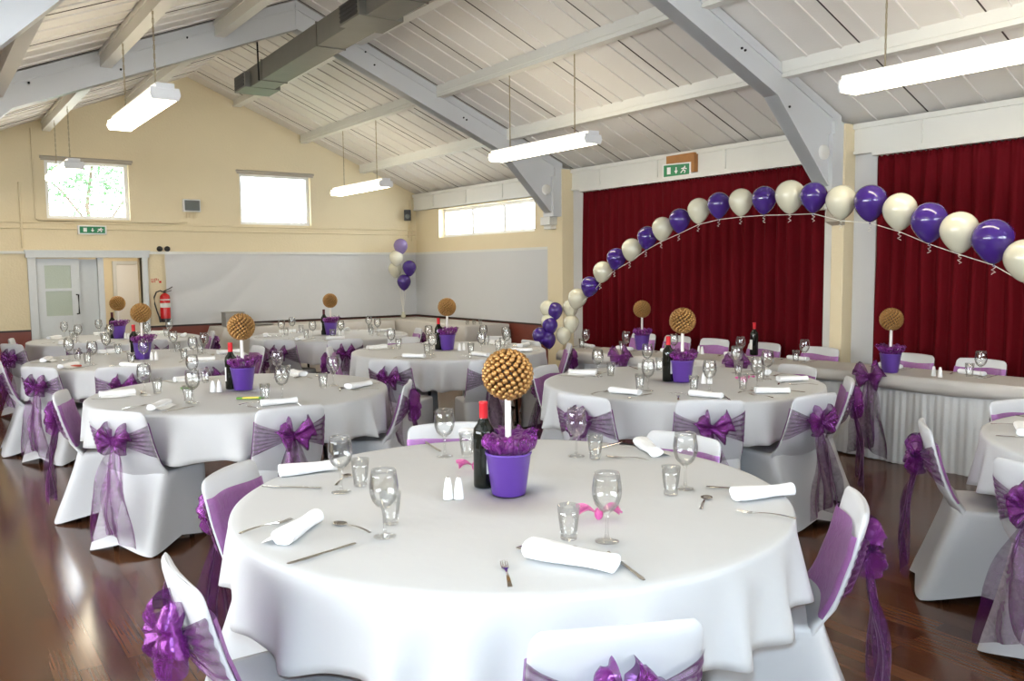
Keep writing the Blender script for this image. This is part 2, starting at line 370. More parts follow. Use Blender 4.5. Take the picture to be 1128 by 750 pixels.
# columns below the frames: pilaster with side cheek and corbel
for cy, fy in ((C1Y, 8.26), (C2Y, 4.42)):
    b = MB().box(6.60, XR, cy+.0, cy+.30, 0, PL-.01) if cy > 6 else MB().box(6.63, XR, cy, cy+.12, 0, PL-.01)
    struct(bevel(b.build(f'trim_{k}', cream), .006)); k += 1
    b = MB().box(6.48, 6.62, cy+.10, cy+.29, 2.02, 2.12).box(6.52, 6.62, cy+.12, cy+.27, 1.97, 2.02)
    struct(bevel(b.build(f'trim_{k}', trim_w), .006)); k += 1
struct(MB().prism([(6.53, 1.86), (6.63, 1.83), (6.63, 1.99), (6.56, 1.99)], 'y', C2Y-.01, C2Y+.12).build(f'trim_{k}', taupe)); k += 1
struct(MB().box(6.68, XR, C2Y+.12, C2Y+.22, 0, 2.12).build(f'trim_{k}', trim_w)); k += 1
# white reveals beside the curtains
struct(MB().box(XR-.03, XR, 7.98, C1Y, 0, 2.44).box(XR-.03, XR, 4.10, C2Y, 0, 2.44).build(f'trim_{k}', board_w)); k += 1
# small white bell discs on the frames
for fy, (x, z) in ((8.20, (6.38, 2.44)), (4.36, (6.38, 2.44))):
    m_ = Matrix.Translation((x, fy, z)) @ Matrix.Rotation(PI/2, 4, 'X')
    tag(MB().lathe([(0, .03), (.05, .03), (.062, .02), (.065, -.02)], 20, m_).build('alarm_bell', trim_w), 'round white alarm unit on the haunch of the ' + ('farther' if fy > 6 else 'nearer') + ' roof frame', 'alarm')
for fy, bx_ in ((8.26, ((.9, 3.10), (1.6, 3.38), (1.62, 3.30), (2.2, 3.66), (4.0, 3.78), (4.1, 3.66), (5.2, 3.22), (5.24, 3.20))), (4.42, ((5.3, 3.18), (5.34, 3.17), (5.9, 2.8)))):
    for x, z in bx_:
        tag(MB().lathe([(0, .012), (.009, .012), (.010, 0)], 8, Matrix.Translation((x, fy-.066, z-.03)) @ Matrix.Rotation(PI/2, 4, 'X')).build('bolt_head', black_m), 'dark bolt head on the ' + ('farther' if fy > 6 else 'nearer') + ' white roof frame', 'bolt', 'bolt heads on the farther frame' if fy > 6 else 'bolt heads on the nearer frame')
# ------------------------------------------------------------------ curtains
def curtain(y0, y1, z0, z1, label, seed):
    random.seed(seed); n = int((y1-y0)/.013); ph = random.random()*6; Gd = []
    rows = [z0, z0+.5, z0+1.0, z0+1.5, z1-.35, z1-.12, z1-.06, z1]
    for i in range(n+1):
        y = y0+(y1-y0)*i/n; row = []
        for z in rows:
            t = min(1, (z1-z)/.5); a = .028*t+.008
            d = a*math.sin(2*PI*y/.135+ph+1.1*math.sin(y*2.3+ph)) + .012*math.sin(2*PI*y/.31+ph*2+z*.6)*t + .006*math.sin(2*PI*y/.045)*(1-t*.6)
            row.append((XR-.13-d, y+.006*math.sin(z*4+y*9), z+(.008*math.sin(2*PI*y/.045) if z == z1 else 0)))
        Gd.append(row)
    o = MB().grid(Gd).build('curtain', vm); sd = o.modifiers.new('thickness', 'SOLIDIFY'); sd.thickness = .004
    tag(o, label, 'curtain', None)
    return o
curtain(4.545, 7.84, .06, 2.392, 'dark red velvet curtain left of the nearer wall column', 1)
curtain(-.8, 4.04, .06, 2.392, 'dark red velvet curtain right of the nearer wall column', 5)
for y0, y1, nm in ((4.61, 7.86, 'left'), (-.8, 4.06, 'right')):
    tag(MB().box(XR-.19, XR-.05, y0, y1, 2.396, 2.44).build('curtain_rail', trim_w), f'white curtain rail board above the {nm} red curtain', 'curtain rail')

# ------------------------------------------------------------------ door and corridor
fr = MB().box(DX0-.09, DX0, G-.05, G+.1, 0, DZ+.0).box(DX1, DX1+.07, G-.05, G+.1, 0, DZ).box(DX0-.11, DX1+.09, G-.07, G+.1, DZ, DZ+.07).box(DX0-.12, DX1+.10, G-.085, G+.0, DZ+.07, DZ+.095).box(2.02, 2.09, G-.0, G+.12, 0, DZ-.001)
d = struct(fr.build('door_1', door_w))
def leaf(name, x0, x1, y, glazed):
    b = MB(); t = .04
    if glazed:
        b.box(x0, x0+.09, y, y+t, 0, DZ-.01).box(x1-.10, x1, y, y+t, 0, DZ-.01).box(x0+.09, x1-.10, y, y+t, DZ-.10, DZ-.01).box(x0+.09, x1-.10, y, y+t, 1.25, 1.285).box(x0+.09, x1-.10, y, y+t, .89, .93).box(x0+.09, x1-.10, y+.01, y+.03, 0, .89)
        o = b.build(name, door_w, d)
        MB().box(x0+.09, x1-.10, y+.015, y+.025, .93, 1.25).box(x0+.09, x1-.10, y+.015, y+.025, 1.285, DZ-.10).build('glass', door_glass, o)
        MB().tube([(x1-.045, y-.002, 1.20), (x1-.03, y-.045, 1.20), (x1-.03, y-.045, .95), (x1-.045, y-.002, .95)], .010, 8).build('handle', black_m, o)
    else: o = b.box(x0, x1, y, y+t, 0, DZ-.02).build(name, door_w, d)
    return o
leaf('door_leaf', 1.31, 1.80, G+.02, True)
leaf('door_leaf', 1.72, 2.02, G+.09, False)
# corridor behind the door
b = MB().box(.8, 3.0, G+2.0, G+2.1, 0, 2.0).box(.7, .8, G+.25, G+2.1, 0, 2.0).box(3.0, 3.1, G+.25, G+2.1, 0, 2.0)
struct(b.build('wall_corridor', corr)); struct(MB().box(.7, 3.1, G+.25, G+2.1, 2.0, 2.08).build('ceiling', ceil_w))
d2 = struct(MB().box(2.55, 2.60, G+1.94, G+1.999, 0, 1.61).box(2.96, 2.999, G+1.94, G+1.999, 0, 1.61).box(2.55, 2.999, G+1.94, G+1.999, 1.61, 1.66).build('door_2', door_w))
MB().box(2.60, 2.96, G+1.96, G+2.0, 0, 1.61).build('door_leaf', upvc, d2)

# ------------------------------------------------------------------ wall fittings
def sign(name, label, loc, rz, w_, h_, parent_label=None):
    t = thing(name, label, 'exit sign', loc, rz)
    bevel(MB().box(-w_/2-.02, w_/2+.02, -.055, 0, -h_/2-.015, h_/2+.015).build('housing', upvc, t), .004)
    MB().box(-w_/2, w_/2, -.062, -.055, -h_/2, h_/2).build('green_panel', green_s, t)
    s_ = MB(); z = h_*.30
    s_.box(-w_*.36, -w_*.22, -.065, -.062, -z, z)                      # doorway
    s_.box(-.006, .006, -.065, -.062, -z*.8, z*.9).add([(-.022, -.065, -z*.1), (.022, -.065, -z*.1), (0, -.065, -z*1.05)], [(0, 2, 1)])  # arrow down
    # running figure
    cx = w_*.30; hd = [(cx+.012+.008*math.cos(a*PI/5), -.065, z*.85+.008*math.sin(a*PI/5)) for a in range(10)]; s_.add(hd, [tuple(range(10))[::-1]])
    for (a, c_, e, f_) in (((cx+.008), z*.6, cx-.008, -z*.1), (cx-.008, -z*.1, cx+.02, -z*.35), (cx+.02, -z*.35, cx+.008, -z), (cx-.008, -z*.1, cx-.035, -z*.9), (cx+.006, z*.5, cx+.036, z*.15), (cx+.004, z*.5, cx-.028, z*.3)):
        dx, dz = e-a, f_-c_; L = math.hypot(dx, dz); px, pz = -dz/L*.0055, dx/L*.0055
        s_.add([(a+px, -.066, c_+pz), (e+px, -.066, f_+pz), (e-px, -.066, f_-pz), (a-px, -.066, c_-pz)], [(0, 1, 2, 3)])
    s_.build('pictogram', upvc, t); return t
sign('exit_sign', 'green emergency exit sign on the far wall above the double door', (1.97, G, 2.04), 0, .30, .085)
t = sign('exit_sign', 'green emergency exit sign on an orange wood block above the left red curtain', (XR-.10, 6.32, 2.50), PI/2*-1, .30, .12)
t.rotation_euler[2] = -PI/2+.25
bevel(MB().box(-.06, 0, -.2, .2, -.10, .10).build('sign_backing_board', wood_s, None, (XR-.05, 6.30, 2.57)), .004)
tag(bpy.data.objects['sign_backing_board'], 'orange wooden block on the cornice behind the exit sign', 'wooden block')
# control box with conduits
t = thing('control_box', 'grey electrical control box on the far wall between the two windows', 'control box', (3.24, G, 2.40))
bevel(MB().box(-.115, .115, -.07, 0, -.085, .085).build('cover', upvc, t), .005); bevel(MB().box(-.10, .10, -.08, -.07, -.07, .07).build('front_panel', grey_box, t), .003)
b = MB()
for x in (-.06, -.02, .03, .07): b.tube([(x, -.012, -.085), (x, -.012, -.17)], .006, 6)
b.build('cable_drop', cream, t)
for z, nm in ((2.125, 'upper'), (2.05, 'lower')):
    pts = [(XL, G-.012, z), (XR-.03, G-.012, z)]
    tag(MB().tube(pts, .011, 8).build('conduit', cream), f'{nm} horizontal cream conduit pipe along the far wall', 'conduit')
tag(MB().tube([(1.33, G-.012, 3.30), (1.33, G-.012, 2.18), (1.36, G-.012, 2.15), (3.0, G-.012, 2.15), (3.18, G-.012, 2.17)], .009, 8).build('conduit', cream), 'cream conduit dropping beside the left gable window', 'conduit')
tag(MB().tube([(1.17, G-.012, 2.62), (1.17, G-.012, 1.80)], .014, 8).build('conduit', cream), 'short vertical cream conduit at the far left edge', 'conduit')
tag(MB().tube([(6.66, G-.012, 2.62), (6.66, G-.012, 2.0)], .010, 8).tube([(6.72, G-.012, 2.70), (6.72, G-.012, 1.95)], .008, 8).build('conduit', cream), 'pair of vertical cream conduits beside the corner speaker', 'conduit')
# speaker
t = thing('wall_speaker', 'small black loudspeaker high in the far right corner', 'speaker', (6.60, G-.10, 2.36), -.5)
bevel(MB().box(-.055, .055, -.07, .05, -.085, .085).build('speaker_cabinet', blackp, t), .008); MB().tube([(0, .05, 0), (.02, .12, 0)], .012, 8).build('bracket', blackp, t)
MB().lathe([(0, .002), (.035, .0), (.038, .004)], 20, Matrix.Translation((0, -.071, -.02)) @ Matrix.Rotation(PI/2, 4, 'X')).build('speaker_cone', grey_box, t)
# twin call points above board
for x, nm in ((2.80, 'left'), (2.90, 'right')):
    m_ = Matrix.Translation((x, G-.0, 1.80)) @ Matrix.Rotation(PI/2, 4, 'X')
    tag(MB().lathe([(0, .05), (.012, .05), (.018, .035), (.034, .035), (.037, .025), (.037, 0)], 18, m_).build('round_fixture', blackp), f'{nm} one of two small round black fixtures beside the door head', 'fixture')
# red extinguisher notice
t = thing('fire_notice', 'small white notice with red fire symbols above the extinguisher', 'notice', (2.745, G-.002, 1.37))
MB().box(-.075, .075, -.004, 0, -.045, .035).build('notice_card', cream, t)
b = MB()
for (x0, x1, z0, z1) in ((-.068, -.060, -.02, .025), (-.045, -.037, -.02, .025), (-.068, -.037, -.028, -.02), (-.025, -.017, -.03, .028), (-.017, .0, .005, .012), (.0, .008, .0, .028), (-.025, .008, .022, .028), (.02, .026, -.01, .02), (.03, .06, -.035, -.008)): b.box(x0, x1, -.006, -.004, z0, z1)
b.build('red_symbols', ext_red, t)
# fire extinguisher
t = thing('fire_extinguisher', 'red fire extinguisher with black hose hung beside the double door', 'fire extinguisher', (2.82, G-.10, .80))
MB().lathe([(0, 0), (.062, 0), (.066, .01), (.066, .07)], 24).build('base_skirt', blackp, t)
MB().lathe([(.0662, .05), (.0662, .33), (.060, .36), (.035, .385), (.018, .395), (0, .395)], 24).build('cylinder', ext_red, t)
MB().lathe([(.0668, .20), (.0668, .26)], 24).lathe([(.0668, .30), (.0668, .312)], 24).build('label_band', label_w, t)
MB().lathe([(0, .39), (.016, .39), (.016, .43), (0, .43)], 12).tube([(0, 0, .43), (.05, -.01, .45), (.10, -.02, .48)], .007, 6).tube([(0, 0, .41), (.05, -.01, .42), (.085, -.02, .43)], .006, 6).build('valve_lever', blackp, t)
hose = [(-.01, -.0, .41), (-.06, -.01, .43), (-.11, -.01, .41), (-.14, -.01, .34), (-.135, -.01, .25), (-.11, -.01, .15), (-.085, -.01, .07), (-.07, -.01, .03)]
MB().tube(hose, .010, 8).build('hose', blackp, t); MB().tube([(-.085, -.01, .08), (-.068, -.01, .0)], [.012, .018], 8).build('nozzle', blackp, t)
MB().box(-.03, .03, .06, .10, .2, .3).build('wall_bracket', blackp, t)

# ------------------------------------------------------------------ ceiling duct
t = thing('air_duct', 'long rectangular galvanised air duct hung below the ridge', 'duct', (2.98, 5.3, 3.37), -.030)
DW = .125
b = MB().box(-DW, DW, -5.5, 3.80, 0, .19)
bevel(b.build('duct_run', duct_m, t), .004)
for y in (3.05, 1.55, .05, -1.45): MB().box(-DW-.008, DW+.008, y, y+.015, -.008, .198).build('flange', duct_m, t)
for y in (3.42, .55, -1.9):
    g = bevel(MB().box(-DW-.06, DW+.06, y, y+.38, -.005, .15).build('grille_box', duct_m, t), .004)
    for s in (-1, 1):
        s_ = MB().box(s*(DW+.06)-.002, s*(DW+.06)+.002, y+.03, y+.35, .01, .14)
        for q in range(4): s_.box(s*(DW+.06)-.006, s*(DW+.06)+.006, y+.025, y+.355, .022+q*.032, .030+q*.032)
        s_.build('grille', blackp, g)
for y in (3.1, 0.1, -2.4):
    MB().tube([(-DW-.015, y, 0), (-DW-.02, y, .35), (-DW-.04, y, .70)], .009, 6).build('hanger_rod', black_m, t)

# ------------------------------------------------------------------ hanging fluorescent lights
def batten(top):
    t = thing('fluorescent_light', '', 'ceiling light')
    bevel(MB().box(-.06, .06, -.76, .76, .035, .075).build('housing', upvc, t), .003)
    prof = [(-.085, .035), (-.095, 0), (-.08, -.03), (.08, -.03), (.095, 0), (.085, .035)]
    MB().prism(prof, 'y', -.74, .74).build('diffuser', lamp_e, t)
    for s in (-1, 1): MB().prism([(-.09, .045), (-.10, 0), (-.084, -.035), (.084, -.035), (.10, 0), (.09, .045)], 'y', s*.74, s*.755).build('end_cap', upvc, t)
    for y in (-.5, .5):
        for x in (-.0,):
            c_ = MB(); q = 0
            while .075+q*.03 < top:
                z = .075+q*.03; dx = .004 if q % 2 else 0; dy = 0 if q % 2 else .004
                c_.tube([(x-dx, y-dy, z), (x-dx, y-dy, z+.032)], .0032, 5, False).tube([(x+dx, y+dy, z), (x+dx, y+dy, z+.032)], .0032, 5, False); q += 1
            c_.build('chain', chain_m, t)
    return t
LK = Kind(lambda: batten(.80)); LS = Kind(lambda: batten(.62))
for x, y, z, lab in ((4.93, 6.41, 2.60, 'lit fluorescent light hung on chains in the middle right bay'), (4.93, 10.35, 2.555, 'farthest lit fluorescent light on the right, before the far wall'),
                     (4.93, 2.45, 2.60, 'nearest lit fluorescent light, running off the right edge'), (1.46, 6.77, 2.665, 'lit fluorescent light hung on chains on the left side'),
                     (1.46, 10.65, 2.60, 'farthest left fluorescent light, its end before the gable window'), (1.46, 2.0, 2.66, 'unseen fluorescent light added for even light, nearest the camera on the left')):  # last fitting is out of view, added to even out the light
    (LK if x > 3 else LS).put((x, y, z), 0, lab, None)

# ------------------------------------------------------------------ tables
TZ = .72; TR = .915
def cloth_mesh(seed, R=TR, drop=.235):
    rnd = random.Random(seed); n = 360; Gd = []
    folds = []; a = rnd.random()*.3
    while a < 2*PI-.12: folds.append((a, rnd.uniform(.035, .08), rnd.uniform(.35, 1.0))); a += rnd.uniform(.15, .36)
    q4 = rnd.random()*PI
    rr = [0.001, .3, .6, .8, R-.04, R-.012, R-.003, R]; zz = [0, 0, 0, 0, 0, -.0015, -.007, -.018]
    def fold(x):
        v = 0
        for c_, w_, h_ in folds:
            d_ = (x-c_+PI) % (2*PI)-PI; v += h_*math.exp(-(d_/w_)**2)
        return min(v, 1.15)
    for i in range(n):
        a = 2*PI*i/n; fo = fold(a)
        hm = drop*(.94+.15*abs(math.cos(2*a+q4))**3+.05*fo+.03*math.sin(3*a+seed))
        row = [(r*math.cos(a), r*math.sin(a), z+.0012*math.sin(9*r+3*a)*(r < R-.05)) for r, z in zip(rr, zz)]
        for j in range(1, 10):
            t_ = j/9; dz = .018+(hm-.018)*t_; r = R+.004*min(1, t_*3)+.008*t_+(.066*fo-.016)*t_**1.1; sh = .018*math.sin(7*a+seed)*t_
            row.append((r*math.cos(a+sh), r*math.sin(a+sh), -dz))
        Gd.append(row)
    return MB().grid(Gd, closed_u=True)
def round_table(c, name_phrase, seed):
    t = thing('round_table', f'folding table under the cloth, {name_phrase}', 'table', (c[0], c[1], 0), seed*.9)
    MB().lathe([(0, TZ-.006), (TR-.03, TZ-.006), (TR-.025, TZ-.012), (TR-.025, TZ-.035), (0, TZ-.035)], 48).build('tabletop', wood_s, t)
    for s in (-1, 1):
        b = MB().tube([(s*.45, -.42, TZ-.04), (s*.50, -.40, .015), (s*.50, -.36, .012)], .014, 8).tube([(s*.45, .42, TZ-.04), (s*.50, .40, .015), (s*.50, .36, .012)], .014, 8)
        b.tube([(s*.49, -.41, .16), (s*.49, .41, .16)], .011, 8).tube([(s*.455, -.42, .45), (s*.455, .42, .45)], .011, 8).tube([(s*.46, 0, .45), (s*.08, 0, TZ-.04)], .010, 8)
        b.build('leg', black_m, t)
    o = cloth_mesh(seed).build('tablecloth', cloth_m); o.location = (c[0], c[1], TZ)
    sd = o.modifiers.new('thickness', 'SOLIDIFY'); sd.thickness = .0015; sd.offset = -1
    tag(o, f'white round tablecloth draped over the {name_phrase}', 'tablecloth')
TN = dict(A='round table nearest the camera', B='mid left round table with the green bar', C='mid right round table before the head table', D='third round table on the left',
          E='farthest round table before the double door', F='middle round table beyond the nearest one', G='far middle round table before the sheeted wall', H='round table cut off by the right edge')
TC = dict(A=(1.62, 2.28), B=(1.69, 5.34), C=(4.15, 3.88), D=(1.62, 7.95), E=(1.90, 10.55), F=(4.12, 6.80), G=(4.02, 9.35), H=(4.35, 1.03))
for i, k_ in enumerate(TC): round_table(TC[k_], TN[k_], i+2)

# ------------------------------------------------------------------ chairs
CT = .76
def back_x(z):          # centre line of the backrest, side view (x forward)
    t = max(0, (z-.42)/(CT-.42)); return -.100-.165*t**.65+.030*t
def back_w(z):
    t = (z-.42)/(CT-.42); return .196-.012*t
def chair_cover():
    b = MB(); Gd = []; n = 64
    def loop(x0, x1, w0, w1, r, zf):
        pts = []
        for i in range(n):
            a = 2*PI*i/n+PI/4; ca, sa = math.cos(a), math.sin(a)
            e = .28; ux = math.copysign(abs(ca)**e, ca); uy = math.copysign(abs(sa)**e, sa)
            m_ = max(abs(ux), abs(uy)); cx = (x0+x1)/2; hx = (x1-x0)/2; x = cx+hx*ux; w_ = w0+(w1-w0)*(x-x0)/(x1-x0)
            pts.append((x, w_*uy, zf(a, ux, uy)))
        return pts
    # skirt, floor to seat; hem rises between the feet and pulls in
    secs = [(0.0, -.280, .235, .225, .215), (.06, -.262, .234, .221, .213), (.15, -.228, .231, .214, .210), (.25, -.190, .228, .206, .207), (.34, -.156, .226, .201, .204), (.38, -.143, .225, .200, .202), (.402, -.137, .222, .1985, .201), (.414, -.133, .212, .196, .194), (.417, -.11, .19, .17, .17)]
    for q, (z, x0, x1, w0, w1) in enumerate(secs):
        pts = []
        for (x, y, a, ux, uy) in [(p_[0], p_[1], *p_[2]) for p_ in loop(x0, x1, w0, w1, 0, lambda a, ux, uy: (a, ux, uy))]:
            mid = 1-min(1, abs(abs(ux)-abs(uy))); mid = (1-min(abs(ux), abs(uy)))   # 1 at side middles, 0 at corners
            up = .055*mid**1.0*max(0, 1-z/.25); pull = 1-.13*mid*max(0, 1-abs(z-.12)/.3)
            cx = (x0+x1)/2
            pts.append((cx+(x-cx)*pull, y*pull, z+up))
        Gd.append(pts)
    b.grid(Gd, closed_v=True)
    b.add([Vector(p_) for p_ in Gd[-1]], [tuple(range(n))])
    # backrest: flattened ring sections rising from inside the seat
    Gd = []; zs = [.30, .36, .42, .47, .53, .59, .65, .70, .72, .735, .746, .753, .758, .76]
    for z in zs:
        w_ = back_w(z); x = back_x(z); th = .016
        if z < .42: x = -.098+.03*(.42-z)/.12; w_ = .194; th = .022
        elif z < .5: th = .016+.010*(.5-z)/.08
        if z > .72: w_ = w_-.022*((z-.72)/.04)**2.8; th = .016*math.sqrt(max(.02, 1-((z-.72)/.0405)**4))
        row = []
        for i in range(32):
            a = 2*PI*i/32; ca, sa = math.cos(a), math.sin(a); uy = math.copysign(abs(sa)**.5, sa); ux = math.copysign(abs(ca)**.8, ca)
            bow = -.018*(1-(uy)**2)      # back is slightly curved across its width
            row.append((x+th*ux+bow, w_*uy, z+.006*(1-uy*uy)*(z > .74)))
        Gd.append(row)
    b.grid(Gd, closed_v=True); b.add(Gd[-1], [tuple(range(32))])
    return b
COVER = chair_cover().mesh('chair_cover', spandex)
def outer(y, z, off=.0):   # a point on the outer (rear) face of the backrest
    u = min(1, abs(y)/back_w(z)); edge = max(0, (u-.86)/.14)
    return Vector((back_x(z)-.016*(1-edge**2.2)-.018*(1-u*u)-off, y, z))
def inner(y, z, off=.004):
    u = min(1, abs(y)/back_w(z)); edge = max(0, (u-.86)/.14)
    return Vector((back_x(z)+.016*(1-edge**2.2)-.018*(1-u*u)+off, y, z))
def sash_band(seed):
    rnd = random.Random(seed); b = MB(); zl, zh = .452, .700
    Gd = []
    for i in range(23):
        u = -1+2*i/22; row = []
        for j in range(9):
            z = zl+(zh-zl)*j/8+.006*math.sin(3*u+seed); w_ = back_w(z)+.004
            p_ = inner(u*w_*.998, z, .006+.003*abs(math.sin(j*2.3+u*2)))
            row.append(p_)
        Gd.append(row)
    b.grid(Gd)
    return b
KZ = .605
def fans(seed):
    rnd = random.Random(seed); b = MB()
    for s in (-1, 1):
        hi = .697+rnd.uniform(-.01, .01); lo = .505+rnd.uniform(-.01, .015); npl = rnd.choice((5, 6, 7)); ph = rnd.random()*6
        Gd = []
        for i in range(15):
            t_ = i/14; row = []
            for j in range(29):
                v = j/28; ze = lo+(hi-lo)*v; zk = KZ-.016+.032*v; zz = ze+(zk-ze)*(t_**.85); y = s*(back_w(zz)+.003)*(1-t_)+s*.012*t_
                pl = .5+.5*math.sin(v*npl*2*PI+ph); off = .004+(.010*pl)*(.25+.75*math.sin(PI*min(1, t_*.9+.08)))+.018*t_
                row.append(outer(y, zz, off))
            Gd.append(row)
        b.grid(Gd)
    return b
def bow(seed):
    rnd = random.Random(seed*7+1); b = MB(); kx = back_x(KZ)-.052
    for s in (-1, 1):
        L = rnd.uniform(.085, .115); tilt = rnd.uniform(.45, .95); wv = rnd.uniform(.05, .07); ph = rnd.random()*6; sag = rnd.uniform(-.3, .3)
        for lay in range(2):
            Gd = []; Ls = L*(1 if lay == 0 else .72); tl = tilt*(1 if lay == 0 else -.55); 
            for i in range(25):
                t_ = i/24; a = 2*PI*t_
                rad = Ls*math.sin(PI*t_)**.75; out_ = -.024-.030*math.sin(a)*(1+.2*lay); row = []
                for j in range(13):
                    v = -1+2*j/12; wd = wv*(.16+.84*math.sin(PI*t_)**.8); cr = .006*math.sin(v*6+ph+t_*5)+.0022*math.sin(v*14+t_*9+ph)
                    yy = rad*math.cos(tl)-v*wd*math.sin(tl)*.8; zz = rad*math.sin(tl)+v*wd*math.cos(tl)
                    row.append((kx+out_-.012*(1-v*v)+cr*.8, s*(yy+.004)+cr*.4, KZ+zz+cr*.7+sag*.01))
                Gd.append(row)
            b.grid(Gd)
    # knot
    Gd = []
    for i in range(13):
        a = PI*i/12; row = []
        for j in range(16):
            c_ = 2*PI*j/16; r = .021*(1+.15*math.sin(5*c_+seed)); row.append((kx-.012+r*math.sin(a)*math.cos(c_), r*math.sin(a)*math.sin(c_)*1.0, KZ+.028*math.cos(a)))
        Gd.append(row)
    b.grid(Gd)
    return b
def tail(seed, s):
    rnd = random.Random(seed*13+s); b = MB(); L = rnd.uniform(.44, .54); ph = rnd.random()*6; kx = back_x(KZ)-.055; Gd = []; spread = rnd.uniform(.03, .075); tw = rnd.uniform(-.4, .4)
    for i in range(27):
        t_ = i/26; w_ = .016+.078*min(1, t_*1.7)**.9; row = []
        for j in range(17):
            v = -1+2*j/16
            y = s*(.006+spread*t_)+v*w_*math.cos(tw*t_); z = KZ-.01-L*t_-.035*t_*v*s
            x = kx-.012-.055*math.sin(PI*min(1, t_*.62))+.012*math.sin(v*5+ph+t_*3)*min(1, t_*3)+.008*math.sin(t_*9+v*3+ph)
            row.append((x, y+.006*math.sin(t_*11+ph), z))
        Gd.append(row)
    b.grid(Gd)
    return b
def make_chair(seed):
    def mk():
        t = thing('chair', '', 'chair')
        o = bpy.data.objects.new('chair_cover', COVER); C.objects.link(o); o.parent = t
        s_ = sash_band(seed).build('sash', org_band, t); fans(seed).build('sash_fan', org, s_); bow(seed).build('bow', org_bow, s_)
        tail(seed, -1).build('tail', org, s_); tail(seed, 1).build('tail', org, s_)
        # metal chair feet and frame seen below the hem
        for x, y in ((.15, .13), (.15, -.13), (-.15, .13), (-.15, -.13)):
            MB().lathe([(0, .001), (.014, .001), (.014, .03), (.011, .03), (.010, .20), (0, .20)], 10, Matrix.Translation((x*.97, y, 0))).build('leg', black_m, t)
        return t
    return Kind(mk)
CK = [make_chair(s) for s in range(5)]
cn = [0]
def place_chair(x, y, face, label, group):
    # (x, y): where the top of the backrest stands; face: direction the sitter looks
    cx = x+.235*math.cos(face); cy = y+.235*math.sin(face); cn[0] += 1
    return CK[cn[0] % 5].put((cx, cy, 0), face, 'covered chair '+label, group)
CH = dict(
 A=[(1.12, 1.21, 'at the camera side of the nearest table, cut off by the bottom edge', None), (.49, 2.07, 'left of the nearest table, its big bow turned to the open floor', None), (.92, 3.03, 'back left of the nearest table, pale sash band facing the camera', None),
    (1.99, 3.32, 'behind the nearest table, directly beyond the wine bottle', None), (2.64, 2.46, 'right behind the nearest table, only its top above the cloth', None), (2.33, 1.45, 'right of the nearest table, purple band facing left', None)],
 B=[(1.6, 4.27, 'at the camera side of the mid left table, bow centred', None), (.83, 4.72, 'front left of the mid left table, tall tails hanging to the floor', None), (.72, 5.68, 'left side of the mid left table, sash band facing right', None), (2.55, 4.75, 'right of the mid left table, seen edge on with bow to the right', None)],
 C=[(3.05, 3.60, 'front left of the mid right table, behind a wine glass', None), (3.47, 3.03, 'at the camera side of the mid right table with a full bow', None), (4.08, 2.80, 'front right of the mid right table, long tails to the floor', None), (4.78, 3.10, 'right of the mid right table, edge on beside the head table', None),
    (5.14, 3.72, 'back right of the mid right table, pink band facing the camera', None), (3.76, 4.86, 'back left of the mid right table, purple band facing the camera', None)],
 D=[(1.27, 6.92, 'at the camera side of the third left table, grey back in shade', None), (.76, 7.35, 'front left of the third left table with a long draping sash', None), (.56, 8.0, 'left of the third left table, only its top and sash band in view', None), (1.92, 6.93, 'front right of the third left table, grey back half hidden', None), (2.68, 7.95, 'right of the third left table, purple bow seen from the side', None)],
 E=[(.80, 9.95, 'farthest left in the hall, bow hanging toward the maroon wall', None), (.92, 10.75, 'left of the farthest table, purple band facing right', None), (1.42, 9.55, 'camera side of the farthest table on its left', None), (2.05, 9.50, 'camera side of the farthest table on its right', None), (2.90, 10.35, 'right of the farthest table, white top above the cloth', None)],
 F=[(3.08, 6.02, 'front left of the middle table, bow above its own cloth', None), (3.72, 5.50, 'camera side of the middle table, bow behind the gold ball', None), (4.25, 7.95, 'back of the middle table, top beside the candle holder', None), (3.15, 7.35, 'back left of the middle table, low white top', None), (5.05, 7.38, 'back right of the middle table against the maroon dado', None), (5.05, 6.15, 'right of the middle table beside the balloon column', None)],
 G=[(3.12, 8.60, 'front left of the far middle table, pinkish back with bow', None), (3.70, 8.22, 'camera side of the far middle table, bow behind a wine glass', None), (5.05, 9.05, 'right of the far middle table', None)],
 H=[(3.72, 1.98, 'left of the right edge table, seen from the side with long tails', None), (3.22, 1.30, 'bottom right of the picture, bow and tails cut by the right edge', None), (4.70, 2.02, 'behind the right edge table, purple band below its top', None)])
for k_ in CH:
    tx, ty = TC[k_]
    for (x, y, lab, g) in CH[k_]:
        rr_ = math.hypot(x-tx, y-ty); x, y = (x, y) if rr_ > 1.05 else (tx+(x-tx)*1.05/rr_, ty+(y-ty)*1.05/rr_)
        place_chair(x, y, math.atan2(ty-y, tx-x)-(.20 if (x, y) == (.49, 2.07) else 0), lab, 'covered chairs with purple sashes')
HX = [(6.50, 6.62, 'behind the head table, farthest one near the balloon column'), (6.50, 6.12, 'behind the head table, second from its far end'), (6.50, 5.62, 'behind the head table, beside the second gold ball'), (6.50, 5.02, 'behind the head table, next to the red capped bottle'),
      (6.50, 4.42, 'behind the head table, just left of the wall column'), (6.56, 3.62, 'behind the head table, just right of the wall column'), (6.56, 3.08, 'behind the head table, third from the right edge'), (6.56, 2.52, 'behind the head table, partly cut by the right edge')]
for x, y, lab in HX: place_chair(x, y, PI, lab, 'covered chairs with purple sashes')
place_chair(5.02, 6.72, -.1, 'at the far left end of the head table', 'covered chairs with purple sashes')

